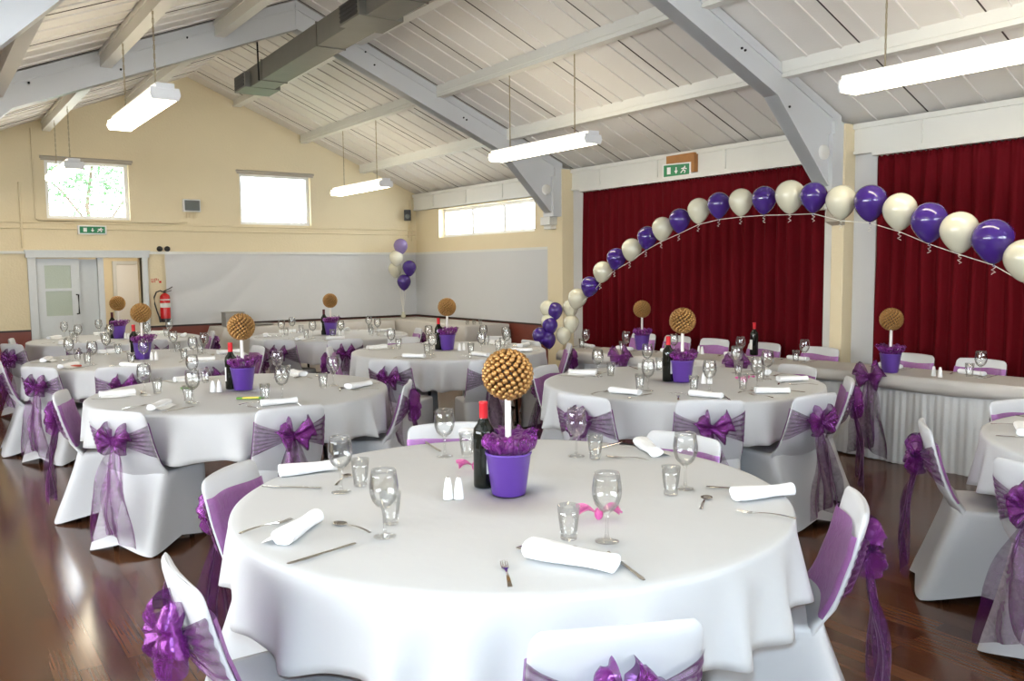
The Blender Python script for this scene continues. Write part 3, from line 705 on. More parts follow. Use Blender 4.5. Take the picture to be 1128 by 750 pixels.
# ------------------------------------------------------------------ head table
HZ = .66; DEP = .50
path = [(5.26, 6.53), (5.33, 6.1), (5.45, 5.67), (5.65, 5.0), (5.85, 4.3), (5.91, 3.7), (5.93, 3.1), (5.98, 2.5), (6.02, 1.9), (6.05, 1.2)]
def resample(p_, n):
    P_ = [Vector(q) for q in p_]; out_ = []
    for i in range(n+1):
        t_ = i/n*(len(P_)-1); k_ = min(int(t_), len(P_)-2); u = t_-k_
        p0, p1, p2, p3 = P_[max(k_-1, 0)], P_[k_], P_[k_+1], P_[min(k_+2, len(P_)-1)]
        out_.append(.5*((2*p1)+(-p0+p2)*u+(2*p0-5*p1+4*p2-p3)*u*u+(-p0+3*p1-3*p2+p3)*u**3))
    return out_
FP = resample(path, 60)
def offset(P_, d_):
    r = []
    for i, q in enumerate(P_):
        t_ = (P_[min(i+1, len(P_)-1)]-P_[max(i-1, 0)]).normalized(); nrm = Vector((-t_.y, t_.x)); r.append(q+nrm*d_)
    return r
BP = offset(FP, DEP)
ring = FP+BP[::-1]
t = thing('head_table', 'long curved head table along the red curtains under white linen', 'table', (5.8, 4, 0))
b = MB(); off = Vector((5.8, 4))
for i in range(60): b.add([(*(q-off), z) for z in (HZ-.03, HZ-.004) for q in (FP[i], FP[i+1], BP[i+1], BP[i])], [(3, 2, 1, 0), (4, 5, 6, 7), (0, 1, 5, 4), (2, 3, 7, 6), (1, 2, 6, 5), (3, 0, 4, 7)])
b.build('tabletop', wood_s, t)
for i in (4, 20, 36, 52):
    for P_ in (offset(FP, .08), offset(FP, DEP-.08)): MB().tube([(*(P_[i]-off), 0), (*(P_[i]-off), HZ-.03)], .016, 8).build('leg', black_m, t)
FINE = resample(path, 520); lenp = 0
fullring = FINE+[FINE[-1]+(BP[-1]-FINE[-1])*u for u in (.33, .66)]+resample([tuple(q) for q in offset(FP, DEP)][::-1], 260)+[BP[0]+(FINE[0]-BP[0])*u for u in (.25, .5, .75)]
# pleated skirt
Gd = []; N = len(fullring)
acc = 0; prev = fullring[0]
for i, q in enumerate(fullring):
    acc += (q-prev).length; prev = q
    t_ = (fullring[(i+1) % N]-fullring[i-1]).normalized(); nrm = Vector((t_.y, -t_.x))
    pl = math.sin(2*PI*acc/.052+1.6*math.sin(acc*4.1))*.4+math.sin(2*PI*acc/.17+2+math.sin(acc*3))*.7
    Gd.append([(*(q+nrm*(-.002+(.004+.009*f_)*pl+.012*f_)), HZ-.012-f_*(HZ-.022-.010*math.sin(acc*3.1)*f_)) for f_ in (0, .08, .2, .4, .7, 1)])
o = MB().grid(Gd, closed_u=True).build('table_skirt', mat('skirt_linen', (0.68, 0.68, 0.67), 0.75, var=.02), None)
tag(o, 'pleated white skirt hanging to the floor around the head table', 'table skirt')
# top cloth with soft overhang
ctr = [(a+b_)/2 for a, b_ in zip(FP, BP)]
FO = resample([tuple(q) for q in FP], 60); Gd = []
for i in range(61):
    f_, b_ = FP[i], BP[i]; nr = (f_-b_).normalized(); row = []
    wv = .012*math.sin(i*.9)+.008*math.sin(i*2.3)
    for (d_, z) in ((.030+wv*.5, -.095-.012*math.sin(i*.35)), (.036+wv, -.06), (.034+wv*.6, -.035), (.028, -.012), (.014, .002)): row.append((*(f_+nr*d_), HZ+z))
    for u in (0, .15, .3, .5, .7, .85, 1): row.append((*(f_+(b_-f_)*u), HZ+.003+.0015*math.sin(i*1.3+u*9)))
    for (d_, z) in ((.014, .002), (.03, -.012), (.035, -.09)): row.append((*(b_-nr*d_), HZ+z))
    Gd.append(row)
e0 = (FP[0]-FP[1]).normalized(); row0 = Gd[0]
endrows = []
for (d_, z) in ((.035, -.085), (.034, -.03), (.015, 0)): endrows.append([(p_[0]+e0.x*d_, p_[1]+e0.y*d_, min(p_[2], HZ+.002+z)) for p_ in row0])
o = MB().grid(endrows+Gd).build('tablecloth', cloth_t); sd = o.modifiers.new('thickness', 'SOLIDIFY'); sd.thickness = .0015
tag(o, 'beige white cloth lying over the curved head table', 'tablecloth')
# decorative bows on the front of the head table
def tablebow():
    t = thing('table_bow', '', 'bow')
    # reuse the bow and tails of a chair, moved so that the knot is at the origin
    kx = back_x(KZ)-.052
    for nm, mb, m_ in (('bow_loops', bow(21), org_bow), ('tail', tail(22, -1), org), ('tail', tail(23, 1), org)):
        mb.v = [(v[0]-kx, v[1]*1.15, (v[2]-KZ)*1.1) for v in mb.v]; mb.build(nm, m_, t)
    return t
TB = Kind(tablebow)
def pxx(q, z):
    v = Vector((q.x, q.y, z-H)); return 564+F_PX*v.dot(R_)/v.dot(F_)
for px_, lab in ((688, 'purple organza bow on the far left bend of the head table'), (822, 'purple organza bow on the head table front behind the mid right table'), (966, 'purple organza bow with long tails on the right stretch of the head table skirt')):
    i = min(range(61), key=lambda k_: abs(pxx(FP[k_], HZ)-px_)); q = FP[i]; nr = (FP[i]-BP[i]).normalized(); TB.put((q.x+nr.x*.055, q.y+nr.y*.055, HZ-.02), math.atan2(-nr.y, -nr.x), lab, None)

# ------------------------------------------------------------------ buffet tables in the far corner
def box_cloth(x0, x1, y0, y1, z, label, seed, slant=0):
    rnd = random.Random(seed); Gd = []; per = []
    st = .03
    def edge(a, b_):
        n = max(2, int((Vector(b_)-Vector(a)).length/st)); return [Vector(a)+(Vector(b_)-Vector(a))*i/n for i in range(n)]
    per = edge((x0, y0), (x1, y0))+edge((x1, y0), (x1, y1))+edge((x1, y1), (x0, y1))+edge((x0, y1), (x0, y0)); cx, cy = (x0+x1)/2, (y0+y1)/2
    for i, q in enumerate(per):
        ox = (-1 if q.x <= x0+1e-6 else 0)+(1 if q.x >= x1-1e-6 else 0); oy = (-1 if q.y <= y0+1e-6 else 0)+(1 if q.y >= y1-1e-6 else 0)
        wv = .010*math.sin(i*.55+seed)+.007*math.sin(i*1.3); row = [(cx+(q.x-cx)*.5, cy+(q.y-cy)*.5, z), (q.x, q.y, z)]
        for dz, o_ in ((.01, .006), (.2, .012), (.45, .018), (z-.03, .022)):
            f_ = dz/z; row.append((q.x+ox*(o_+wv*f_)-(slant*f_ if q.x <= x0+1e-6 else 0), q.y+oy*(o_+wv*f_), z-dz))
        Gd.append(row)
    o_ = MB().grid(Gd, closed_u=True); nper = len(per); o_.add([r[0] for r in Gd], [tuple(range(nper))])
    o_ = o_.build('tablecloth', cloth_t); tag(o_, label, 'tablecloth')
def trestle(x0, x1, y0, y1, label):
    t = thing('trestle_table', label, 'table', ((x0+x1)/2, (y0+y1)/2, 0)); hx, hy = (x1-x0)/2-.03, (y1-y0)/2-.03
    MB().box(-hx, hx, -hy, hy, .68, .712).build('tabletop', wood_s, t)
    for sx in (-1, 1):
        for sy in (-1, 1): MB().tube([(sx*(hx-.1), sy*(hy-.06), 0), (sx*(hx-.1), sy*(hy-.06), .68)], .014, 8).build('leg', black_m, t)
trestle(3.40, 5.95, 11.42, 12.10, 'long buffet table against the sheeted far wall'); box_cloth(3.40, 5.95, 11.42, 12.10, .72, 'white cloth hanging to the floor over the far wall buffet table', 1, .22)
trestle(6.02, 6.72, 9.50, 12.10, 'long buffet table against the right wall in the far corner'); box_cloth(6.02, 6.72, 9.50, 12.10, .72, 'grey-white cloth over the buffet table on the right wall', 2)
t = thing('serving_box', 'grey steel box standing on the far wall buffet table', 'box', (3.62, 11.75, .722))
bevel(MB().box(-.13, .13, -.10, .10, 0, .19).build('box_body', steel_box, t), .006); bevel(MB().box(-.135, .135, -.105, .105, .19, .20).build('box_lid', steel_box, t), .003)
tray = MB().lathe([(0, .004), (.14, .004), (.17, .02), (.172, .022), (.165, .022), (.14, .008), (0, .008)], 28); tray.build('serving_tray', steel_box, None, (4.02, 11.72, .722)); tag(bpy.data.objects['serving_tray'], 'round steel tray with cutlery on the far wall buffet table', 'tray')
def candleglass():
    t = thing('candle_glass', '', 'candle holder'); MB().lathe([(0, .0), (.022, 0), (.026, .06), (.024, .06), (.02, .006), (0, .006)], 14).build('glass_cup', gm, t); MB().lathe([(0, .007), (.018, .007), (.018, .035), (0, .035)], 12).build('candle', stem_m, t); return t
CG = Kind(candleglass)
for i, (x, y) in enumerate(((6.2, 9.75), (6.28, 9.70), (6.36, 9.66))): CG.put((x, y, .722), 0, ['left', 'middle', 'right'][i]+' of three small white candle glasses on the right wall buffet', 'candle glasses on the buffet')

# ------------------------------------------------------------------ tableware kinds
def wineglass():
    t = thing('wine_glass', '', 'wine glass')
    MB().lathe([(0, .0015), (.026, .0015), (.033, .0025), (.033, .004), (.018, .0075), (.006, .014), (.0042, .03), (.0040, .062), (.0052, .078), (.012, .086)], 22).build('stem', gm, t)
    MB().lathe([(.004, .083), (.020, .090), (.033, .106), (.041, .130), (.042, .150), (.038, .178), (.0355, .195), (.0345, .195), (.037, .177), (.0405, .150), (.0395, .130), (.032, .108), (.019, .0925), (.0, .087)], 22).build('bowl', gm, t)
    return t
def tumbler():
    return tag(MB().lathe([(0, .0015), (.021, .0015), (.0235, .004), (.025, .03), (.029, .060), (.0325, .098), (.0312, .098), (.0275, .060), (.0232, .03), (.020, .012), (0, .010)], 12).build('tumbler', gm), '', 'tumbler')
def knife():
    b = MB(); P1 = [(-.105, .004), (-.09, .0065), (-.03, .0045), (.0, .0045), (.02, .0075), (.07, .0095), (.10, .0075), (.112, .001)]
    up = [(x, y) for x, y in P1]; dn = [(x, -.0045 if x > 0 else -y) for x, y in P1][::-1]
    b.prism(up+dn, 'z', .0008, .0038)
    return tag(bevel(b.build('table_knife', steel), .0008, 1), '', 'knife')
def fork():
    b = MB(); n = 12; Gd = []
    for i in range(n+1):
        t_ = i/n; x = -.095+.13*t_; w_ = .006-.0035*min(1, t_*1.6)+.0075*max(0, (t_-.8)/.2); z = .002+.006*math.sin(PI*t_)*.8
        Gd.append([(x, -w_, z), (x, w_, z), (x, w_, z+.002), (x, -w_, z+.002)])
    b.grid(Gd, closed_v=True, smooth=False); b.add(Gd[0], [(0, 1, 2, 3)]); b.add(Gd[-1], [(3, 2, 1, 0)])
    for y in (-.0085, -.003, .003, .0085): b.tube([(.034, y*.9, .003), (.060, y, .002), (.082, y, .006)], [.0018, .0016, .0008], 6)
    b.box(.033, .046, -.0098, .0098, .0018, .0042)
    return tag(b.build('table_fork', steel), '', 'fork')
def spoon():
    b = MB(); Gd = []
    for i in range(19):
        t_ = i/18; x = -.095+.165*t_
        w_ = (.0055-.003*min(1, t_*1.8)) if t_ < .68 else .0026+.0165*math.sin(PI*min(1, (t_-.68)/.32*.96+.02))**.7
        z = .003+.005*math.sin(PI*min(1, t_/.7)); dip = .006*math.sin(PI*min(1, max(0, (t_-.68)/.32)))
        Gd.append([(x, w_*u, z-dip*(1-u*u)+.001) for u in (-1, -.5, 0, .5, 1)]+[(x, w_*u, z-dip*(1-u*u)-.0006) for u in (1, .5, 0, -.5, -1)])
    b.grid(Gd, closed_v=True)
    return tag(b.build('table_spoon', steel), '', 'spoon')
def napkin():
    b = MB(); Gd = []; n = 20
    for i in range(15):
        t_ = i/14; x = -.10+.20*t_; r = .021*(1+.14*math.sin(t_*5+1)); row = []
        for k_ in range(n):
            a = 2*PI*k_/n; rr = r*(1+.08*math.sin(3*a+t_*2)); row.append((x, rr*1.18*math.cos(a), max(.0006, .019+rr*.88*math.sin(a))))
        Gd.append(row)
    b.grid(Gd, closed_v=True)
    for e, s in ((Gd[0], -1), (Gd[-1], 1)):      # rolled spiral ends
        c_ = Vector((e[0][0], 0, .019)); rings = [[c_+(Vector(p_)-c_)*f_+Vector((s*(-.006 if q % 2 else 0), 0, 0)) for p_ in e] for q, f_ in enumerate((1, .8, .62, .4, .2, .02))]; b.grid(rings, closed_v=True)
    # loose flap along the roll
    b.grid([[(-.098+.196*i/8, .020+.012*j, .014-.0045*j+.002*math.sin(i)) for j in range(4)] for i in range(9)])
    return tag(b.build('napkin', napkin_m), '', 'napkin')
KN = dict(wine=Kind(wineglass), tumb=Kind(tumbler), knife=Kind(knife), fork=Kind(fork), spoon=Kind(spoon), nap=Kind(napkin))
LBL = dict(wine='stemmed wine glass', tumb='clear tumbler', knife='steel table knife', fork='steel table fork', spoon='steel spoon', nap='rolled white napkin')
HT = {'wine': .0, 'tumb': 0, 'knife': 0, 'fork': 0, 'spoon': 0, 'nap': 0}
def put(kind, x, y, z, rz, where, group):
    o = KN[kind].put((x, y, z+.0035), rz, f'{LBL[kind]} {where}', group)
    o.scale = (1, 1, 1) if kind != 'nap' else (1.0, 1.0+.25*abs(math.sin(x*9+y*5)), .95)
    return o
GRP = dict(wine='wine glasses on the tables', tumb='tumblers on the tables', knife='table knives', fork='table forks', spoon='spoons on the tables', nap='rolled napkins on the tables')
# nearest table, measured places: kind, x, y, rotation, place
PA = dict(f='at the camera-side place', l='at the left place', bl='at the back left place', bk='at the rear place beyond the bottle', br='at the back right place', r='at the right place')
for kd, x, y, rz, pl in (('fork', 1.16, 1.66, 1.05, 'f'), ('nap', 1.33, 1.615, -1.15, 'f'), ('knife', 1.43, 1.52, 1.25, 'f'), ('spoon', 1.345, 1.755, 2.55, 'f'), ('tumb', 1.45, 1.77, 0, 'f'), ('wine', 1.52, 1.69, 0, 'f'),
                         ('nap', .87, 2.28, .74, 'l'), ('knife', .857, 2.076, 3.35, 'l'), ('fork', .82, 2.40, .25, 'l'), ('spoon', 1.01, 2.25, 1.8, 'l'), ('wine', 1.05, 2.10, 0, 'l'), ('tumb', 1.12, 2.20, 0, 'l'),
                         ('nap', 1.168, 2.955, -.14, 'bl'), ('knife', 1.042, 2.79, -.77+PI, 'bl'), ('spoon', 1.235, 2.79, .87, 'bl'), ('wine', 1.15, 2.62, 0, 'bl'), ('tumb', 1.24, 2.66, 0, 'bl'),
                         ('knife', 1.77, 3.067, 1.34, 'bk'), ('wine', 1.71, 2.87, 0, 'bk'), ('tumb', 1.79, 2.83, 0, 'bk'), ('nap', 1.98, 3.06, -1.7, 'bk'),
                         ('knife', 2.35, 2.62, .20, 'br'), ('fork', 2.265, 2.407, 2.1, 'br'), ('nap', 2.42, 2.44, -2.05, 'br'), ('wine', 2.13, 2.55, 0, 'br'), ('tumb', 2.16, 2.47, 0, 'br'),
                         ('wine', 2.10, 1.94, 0, 'r'), ('tumb', 2.01, 1.92, 0, 'r'), ('spoon', 2.04, 1.80, .6, 'r'), ('knife', 2.25, 1.83, -.92+PI, 'r'), ('nap', 2.224, 1.715, -.32, 'r'), ('fork', 2.068, 1.593, 2.0, 'r')):
    o = put(kd, x, y, TZ, rz, PA[pl]+' of the nearest round table', GRP[kd])
    if kd == 'nap': o.scale = (1.22, 1.45, 1.3) if pl == 'f' else (1.05, 1.2, 1.15)
# other tables: settings around them
CS = {8: ['right', 'back right', 'back', 'back left', 'left', 'front left', 'front', 'front right']}
def setting(tk, c, ang, z, where, seed, full=True, R0=1.0):
    rnd = random.Random(seed); rad = math.radians(ang)
    def P(r, da): a = rad+da; return c[0]+r*math.cos(a), c[1]+r*math.sin(a)
    inward = rad+PI
    for kd, r, da, rz in (('nap', .74, .02, rad+rnd.choice((PI/2, .3, .9))), ('knife', .77, .20 if False else .19, inward+rnd.uniform(-.2, .2)), ('fork', .77, -.17, inward+rnd.uniform(-.2, .2)), ('spoon', .62, -.12, rad+PI/2+rnd.uniform(-.5, .5)), ('wine', .57, .15, 0), ('tumb', .52, .0, 0)):
        x, y = P(r*R0+rnd.uniform(-.02, .02), da+rnd.uniform(-.03, .03)); put(kd, x, y, z, rz, where, GRP[kd])
SHORT = dict(B='mid left table', C='mid right table', D='third left table', E='farthest table by the door', F='middle table', G='far middle table', H='right edge table')
SA = dict(B=[-95, -145, 160, 100, 40, -30], C=[-165, -128, -90, -45, -8, 60, 112], D=[-108, -150, 160, 100, 40, -60, -10], E=[-150, -115, -75, -20, 40, 90, 140], F=[-145, -100, -20, 15, 70, 130, -60], G=[-143, -110, -50, 0, 50, 110, 160], H=[115, 165, 75, 35])
def compass(a):
    # direction as the camera sees it: camera looks along 54.5 degrees
    d_ = (a-54.5+22.5) % 360; return ['far', 'far left', 'left', 'near left', 'near', 'near right', 'right', 'far right'][int(d_//45)]
for k_ in SA:
    seen = {}
    for i, a in enumerate(SA[k_]):
        nm = compass(a)
        if nm in seen: nm = nm+' (second)'
        seen[nm] = 1; nm = nm.replace(' (second)', ' side, the other')
        setting(k_, TC[k_], a, TZ, f'at the {nm} place of the {SHORT[k_]}', i*7+ord(k_))
# head table settings in front of each chair
for i, (x, y, lab) in enumerate(HX):
    j = min(range(61), key=lambda q: abs(BP[q].y-y)); q = BP[j]; dv = (FP[j]-BP[j]).normalized(); sd = Vector((-dv.y, dv.x)); wh = 'on the head table before the chair ' + ['farthest away', 'second from the far end', 'third from the far end', 'fourth from the far end', 'left of the column', 'right of the column', 'third from the right edge', 'nearest the right edge'][i]
    for kd, a, s, rz in (('nap', .10, .0, 1.3), ('knife', .11, .14, 0), ('fork', .11, -.13, 0), ('wine', .26, .12, 0), ('tumb', .22, .03+.02*(i % 2), 0)):
        p_ = q+dv*a+sd*s; put(kd, p_.x, p_.y, HZ+.002, math.atan2(dv.y, dv.x)+rz, wh, GRP[kd])

# ------------------------------------------------------------------ centrepieces
def topiary():
    t = thing('topiary_centrepiece', '', 'centrepiece')
    MB().lathe([(0, .002), (.055, .002), (.057, .004), (.076, .138), (.079, .140), (.079, .146), (.075, .146), (.072, .138), (.05, .01), (0, .01)], 32).build('bucket', bucket_m, t)
    rnd = random.Random(4); b = MB()
    for i in range(13):
        a = i*2.4; r = .035+.022*(i % 3)/2; Gd = []; ax = Vector((math.cos(a), math.sin(a), .5)).normalized(); sdv = Vector((-math.sin(a), math.cos(a), 0)); ph = rnd.random()*6; L = rnd.uniform(.055, .10)
        for u in range(13):
            th = PI*u/12; row = []
            for v in range(9):
                w_ = -1+2*v/8; c_ = ax*L*math.sin(th)*(1+.15*math.sin(3*w_+ph))+Vector((0, 0, 1))*(.032*math.cos(th))+sdv*w_*.030*(1+.4*math.sin(2*th+ph))
                row.append(Vector((math.cos(a)*r*.5, math.sin(a)*r*.5, .155))+c_+Vector((.004*math.sin(9*w_+ph), .004*math.cos(7*th), .006*math.sin(8*th+5*w_))))
            Gd.append(row)
        b.grid(Gd)
    b.build('tulle', tulle, t)
    MB().tube([(0, 0, .06), (0, 0, .335)], .0105, 12).build('stem', stem_m, t)
    b = MB(); R = .0775; cz = .405; n = 190; MB().sphere((0, 0, cz), .071, 24, 14).build('ball_core', core_m, t)
    for i in range(n):
        z = 1-2*(i+.5)/n; rr = math.sqrt(1-z*z); a = i*PI*(3-math.sqrt(5)); d_ = Vector((rr*math.cos(a), rr*math.sin(a), z)); b.sphere(tuple(Vector((0, 0, cz))+d_*R), .0104, 10, 7)
    b.build('gold_ball', gold, t)
    return t
TP = Kind(topiary)
def bottle(cap):
    def mk():
        t = thing('wine_bottle', '', 'wine bottle')
        MB().lathe([(0, .006), (.030, .001), (.036, .004), (.0375, .012), (.0375, .190), (.035, .208), (.022, .226), (.0150, .242), (.0138, .262), (.0138, .285)], 28).build('bottle_body', bottle_g, t)
        MB().lathe([(.0146, .236), (.0150, .245), (.0148, .290), (.0155, .293), (.0155, .300), (.013, .302), (0, .302)], 20).build('capsule', cap, t)
        Gd = [[(.0380*math.cos(a), .0380*math.sin(a), z) for z in (.055, .145)] for a in [(-.9+1.8*i/14) for i in range(15)]]; MB().grid(Gd).build('label', label_w, t)
        return t
    return Kind(mk)
BR, BM = bottle(capsule), bottle(capsule_d)
def shaker():
    t = thing('shaker', '', 'shaker'); MB().lathe([(0, .001), (.017, .001), (.018, .004), (.013, .05), (.009, .068), (.006, .074), (0, .075)], 18).build('shaker_body', ceramic, t)
    MB().lathe([(0, .0762), (.004, .0756), (.0055, .0745)], 12).build('shaker_holes', steel, t); return t
SK = Kind(shaker)
def favour():
    b = MB(); rnd = random.Random(9)
    for s in (0, PI):
        Gd = []
        for i in range(13):
            t_ = i/12; row = []
            for j in range(9):
                v = -1+2*j/8; x = .055*t_; y = v*(.006+.030*t_); row.append((math.cos(s)*x, y, .008+.016*t_*abs(math.sin(v*5+s))+.010*math.sin(PI*t_)))
            Gd.append(row)
        b.grid(Gd)
    b.sphere((0, 0, .012), .012, 12, 8)
    return tag(b.build('organza_favour', pinkm), '', 'favour')
FV = Kind(favour)
VX, VY = math.sin(math.radians(35.5)), math.cos(math.radians(35.5))   # away from the camera; right is (VY, -VX)
def rel(p_, right, away): return (p_[0]+right*VY+away*VX, p_[1]-right*VX+away*VY)
tops = dict(A=((1.60, 2.27), BR, 'nearest round table'), B=((1.70, 5.36), BR, SHORT['B']), C=((4.12, 3.84), BR, SHORT['C']), D=((1.62, 7.85), BR, SHORT['D']), E=((1.93, 10.55), BM, SHORT['E']), F=((4.10, 6.80), BR, SHORT['F']), G=((4.02, 9.33), BM, SHORT['G']))
for k_, (p_, bk, nm) in tops.items():
    TP.put((*p_, TZ+.001), 0, f'purple bucket topiary with gold chocolate ball on the {nm}', 'gold ball topiaries in purple buckets')
    q = rel(p_, -.085 if k_ != 'C' else -.088, .09 if k_ == 'A' else .03)
    bk.put((*q, TZ+.001), math.radians(-60 if k_ in 'AC' else 150), f'dark wine bottle with {"maroon" if bk is BM else "red"} capsule beside the bucket on the {nm}', 'wine bottles on the tables')
    for s, wd in ((-.20 if k_ in 'A' else -.16, 'left'), (-.165 if k_ == 'A' else -.12, 'right')):
        q = rel(p_, s if k_ in 'AB' else -s, -.06 if k_ == 'A' else -.10); SK.put((*q, TZ+.001), 0, f'{wd} white tapered shaker of the pair on the {nm}', 'salt and pepper shakers')
TP.put((5.88, 6.02, HZ+.004), 0, 'purple bucket topiary with gold ball on the far part of the head table', 'gold ball topiaries in purple buckets')
TP.put((6.03, 3.50, HZ+.004), 0, 'purple bucket topiary with gold ball on the head table right of the column', 'gold ball topiaries in purple buckets')
BR.put((6.28, 4.97, HZ+.004), 2.5, 'dark wine bottle with red capsule on the head table before the left curtain', 'wine bottles on the tables')
for dx, wd in ((0, 'left'), (.06, 'right')): SK.put((6.06-dx*.4, 3.18-dx, HZ+.004), 0, f'{wd} white shaker of the pair on the head table', 'salt and pepper shakers')
for dx, wd in ((0, 'left'), (.06, 'right')): SK.put((6.02-dx*.4, 5.40-dx, HZ+.004), 0, f'{wd} white shaker of the pair on the far stretch of the head table', 'salt and pepper shakers')
FV.put((1.64, 1.86, TZ+.003), -.55, 'pink organza favour behind the front wine glass on the nearest table').scale = (1.15, 1.3, 1.6); FV.put((1.68, 2.60, TZ+.003), -.3, 'pink organza favour behind the wine bottle on the nearest table')
FV.put((4.40, 3.55, TZ+.003), .3, 'dark pink organza favour on the mid right table')
# packets
t = thing('chocolate_bar', 'green wrapped chocolate bar on the mid left round table', 'chocolate bar', (1.60, 4.92, TZ+.004), -.5)
bevel(MB().box(-.08, .08, -.014, .014, 0, .012).build('wrapper', green_p, t), .004); bevel(MB().box(-.045, .05, -.0145, .0145, .004, .0125).build('yellow_lettering_band', yellow_p, t), .001)
for (x, y, lab) in ((1.02, 7.55, 'red wrapped bar on the left of the third left table'), (1.95, 7.40, 'red wrapped bar on the right of the third left table')):
    tag(bevel(MB().box(-.07, .07, -.018, .018, 0, .014).build('wrapped_bar', red_p, None, (x, y, TZ+.004)), .004), lab, 'packet')
bevel(MB().box(-.04, .04, -.02, .02, 0, .012).build('wrapped_sweet', green_p, None, (1.42, 5.62, TZ+.004)), .004); tag(bpy.data.objects['wrapped_sweet'], 'small green packet left of the bucket on the mid left table', 'packet')

# ------------------------------------------------------------------ balloons
def balloon_mesh(m_):
    b = MB(); prof = []
    for i in range(25):
        t_ = i/24; a = PI*t_; r = math.sin(a)*.5; z = math.cos(a)*.5
        if z < 0: r *= (1-.28*(-z*2)**1.6); z *= 1.30
        prof.append((max(r, .018 if i == 24 else .0005), z))
    b.lathe(prof, 24)
    return b
def balloon(m_):
    def mk():
        t = thing('balloon', '', 'balloon'); balloon_mesh(m_).build('balloon_body', m_, t)
        MB().lathe([(.018, -.645), (.022, -.66), (.012, -.675), (.040, -.71), (.034, -.712), (.0, -.69)], 10).build('knot', m_, t); return t
    return Kind(mk)
KP, KI = balloon(bal_p), balloon(bal_i)
def put_balloon(kd, p_, size, tilt, label, group):
    o = kd.put(p_, 0, label, group); o.scale = (size*1.10,)*3
    # tilt in the arch plane (about x), leaning away from the arch centre
    o.rotation_euler = (tilt, 0, random.random()*0); return o
bpx = [(1128, 285), (1094, 263), (1056, 254), (1024, 242), (991, 231), (959, 222), (927, 220), (897, 216), (870, 215), (842, 218), (816, 221), (792, 225), (770, 231), (749, 241), (730, 250), (713, 261), (696, 274), (679, 284), (664, 299), (650, 315), (636, 328)]
XB = 5.3; knots = []
# positions in the arch plane x = 5.3 (y, z)
arch = [(2.27, 1.51), (2.45, 1.63), (2.65, 1.69), (2.84, 1.76), (3.04, 1.84), (3.25, 1.91), (3.47, 1.93), (3.69, 1.98), (3.89, 2.00), (4.12, 1.99), (4.34, 1.99), (4.56, 1.98), (4.77, 1.95), (4.98, 1.88), (5.18, 1.82), (5.36, 1.75), (5.56, 1.65), (5.76, 1.57), (5.95, 1.45), (6.13, 1.31), (6.32, 1.19)]
size0 = [.200, .215, .205, .205, .195, .198, .190, .175, .195, .170, .170, .168, .168, .165, .165, .165, .165, .165, .165, .165, .168]
ords = ['first', 'second', 'third', 'fourth', 'fifth', 'sixth', 'seventh', 'eighth', 'ninth', 'tenth', 'eleventh', 'twelfth', 'thirteenth', 'fourteenth', 'fifteenth', 'sixteenth', 'seventeenth', 'eighteenth', 'nineteenth', 'twentieth', 'twenty-first']
for i, (y, z) in enumerate(arch):
    ivory = i % 2 == 0; s = size0[i]; tl = -.42*max(0, (y-4.6)/1.7) + .10*max(0, (3.2-y))
    tl = -tl*-1 if False else tl
    put_balloon(KI if ivory else KP, (XB, y, z-.0), s, -tl, f'{"ivory" if ivory else "purple"} balloon of the arch, {ords[20-i]} from its left foot', 'balloons of the arch')
    knots.append((XB, y+math.sin(-tl)*-.66*s*-1, z-.74*s*math.cos(tl)))
line = [(XB, 1.9, 1.18)]+knots+[(XB, 6.36, .80)]
tag(MB().tube(line, .0028, 5).build('arch_line', ribbon), 'thin white line carrying the balloon arch', 'line')
random.seed(8)
for i, (x, y, z) in enumerate(knots[1:19]):
    b = MB(); pts = [(x, y, z)]; ph = random.random()*6
    for q in range(1, 9): pts.append((x+.007*math.cos(q*1.7+ph), y+.012*math.sin(q*1.7+ph), z-.007*q))
    tag(b.tube(pts, .0022, 5).build('ribbon_curl', ribbon), f'curled ribbon end under the {ords[19-i]} balloon from the left foot', 'ribbon', 'ribbon curls on the arch line')
cl = [(619, 348, 0, 'upper left'), (631, 351, 1, 'upper middle'), (642, 349, 0, 'upper right'), (618, 360, 0, 'left'), (623, 363, 1, 'centre'), (640, 362, 0, 'right'), (631, 373, 0, 'lowest ivory'), (613, 371, 1, 'lowest left'), (622, 376, 1, 'lowest middle')]
pos = [(-.12, .29), (.0, .27), (.11, .29), (-.13, .15), (-.07, .12), (.10, .14), (.02, .02), (-.17, .02), (-.09, -.02)]
for (dx, dz), (u, v, pu, nm) in zip(pos, cl):
    put_balloon(KP if pu else KI, (5.25+dx*VY+(.03 if pu else .09), 6.62-dx*VX+.03*(dz > .2), .82+dz-.03), .145, random.uniform(-.3, .3), f'{"purple" if pu else "ivory"} balloon at the {nm} of the arch foot cluster', 'balloons at the foot of the arch')
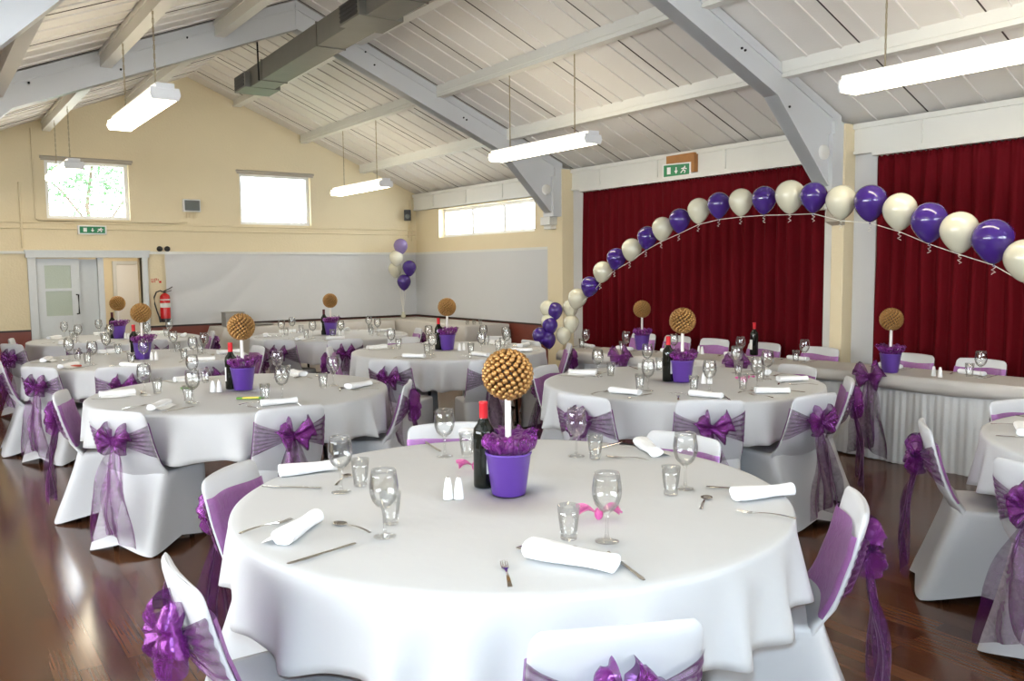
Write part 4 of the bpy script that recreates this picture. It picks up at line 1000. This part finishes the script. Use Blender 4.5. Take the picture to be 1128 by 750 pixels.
# corner bunch
KG, KD = balloon(bal_g), balloon(bal_c)
BC = (6.30, 11.78)
for kd, dx, z, nm in ((KG, -.02, 1.86, 'glittery violet balloon at the top of the corner bunch'), (KD, -.09, 1.68, 'dotted ivory balloon at the middle of the corner bunch'), (KI, -.13, 1.50, 'plain ivory balloon low on the left of the corner bunch'), (KP, .11, 1.52, 'purple balloon on the right of the corner bunch'), (KP, .02, 1.30, 'lowest purple balloon of the corner bunch')):
    x, y = rel(BC, dx, .12 if kd in (KI,) else 0); put_balloon(kd, (x, y, z), .20, 0, nm, 'balloons of the corner bunch')
    tag(MB().tube([(x, y, z-.13), ((x+BC[0])/2, (y+BC[1])/2, (z+.9)/2), (*BC, .80)], .0028, 5).build('balloon_ribbon', ribbon), 'ribbon from the ' + nm.split(' of the')[0], 'ribbon', 'ribbons of the corner bunch')
t = thing('balloon_weight', 'small foil balloon weight on the corner buffet table', 'balloon weight', (*BC, .722)); MB().lathe([(0, 0), (.035, 0), (.04, .05), (.015, .07), (.03, .10), (0, .085)], 12).build('weight_body', bal_i, t)

# ------------------------------------------------------------------ tree outside the left gable window
t = thing('garden_tree', 'leafy tree outside seen through the left gable window', 'tree', (3.9, 24.0, 0))
MB().tube([(0, 0, 0), (.1, 0, 1.6), (-.1, .1, 3.2), (.1, 0, 4.6)], [.07, .06, .05, .03], 10).tube([(0, 0, 2.2), (.8, .1, 3.4), (1.2, 0, 4.3)], [.03, .025, .012], 8).tube([(0, 0, 2.6), (-.7, .1, 3.6), (-1.2, 0, 4.0)], [.03, .025, .012], 8).build('trunk', bark, t)
random.seed(12); b = MB()
for i in range(1500):
    c_ = random.choice(((0, 0, 4.6, 1.1), (.9, 0, 4.2, .8), (-.9, .2, 4.1, .8), (.1, -.3, 3.6, .9)))
    d_ = Vector((random.gauss(0, 1), random.gauss(0, 1), random.gauss(0, 1))).normalized()*random.random()**.4*c_[3]; q = Vector(c_[:3])+d_
    a = Vector((random.gauss(0, 1), random.gauss(0, 1), random.gauss(0, .6))).normalized(); c2 = a.orthogonal().normalized(); L = random.uniform(.06, .11)
    b.add([q-a*L, q+c2*L*.45, q+a*L, q-c2*L*.45], [(0, 1, 2, 3)])
b.build('foliage', leaf_m, t)
struct(MB().box(-40, 60, G+2.3, 80, -.3, -.14).build('ground', mat('grass', (.08, .14, .05), .9, var=.2)))
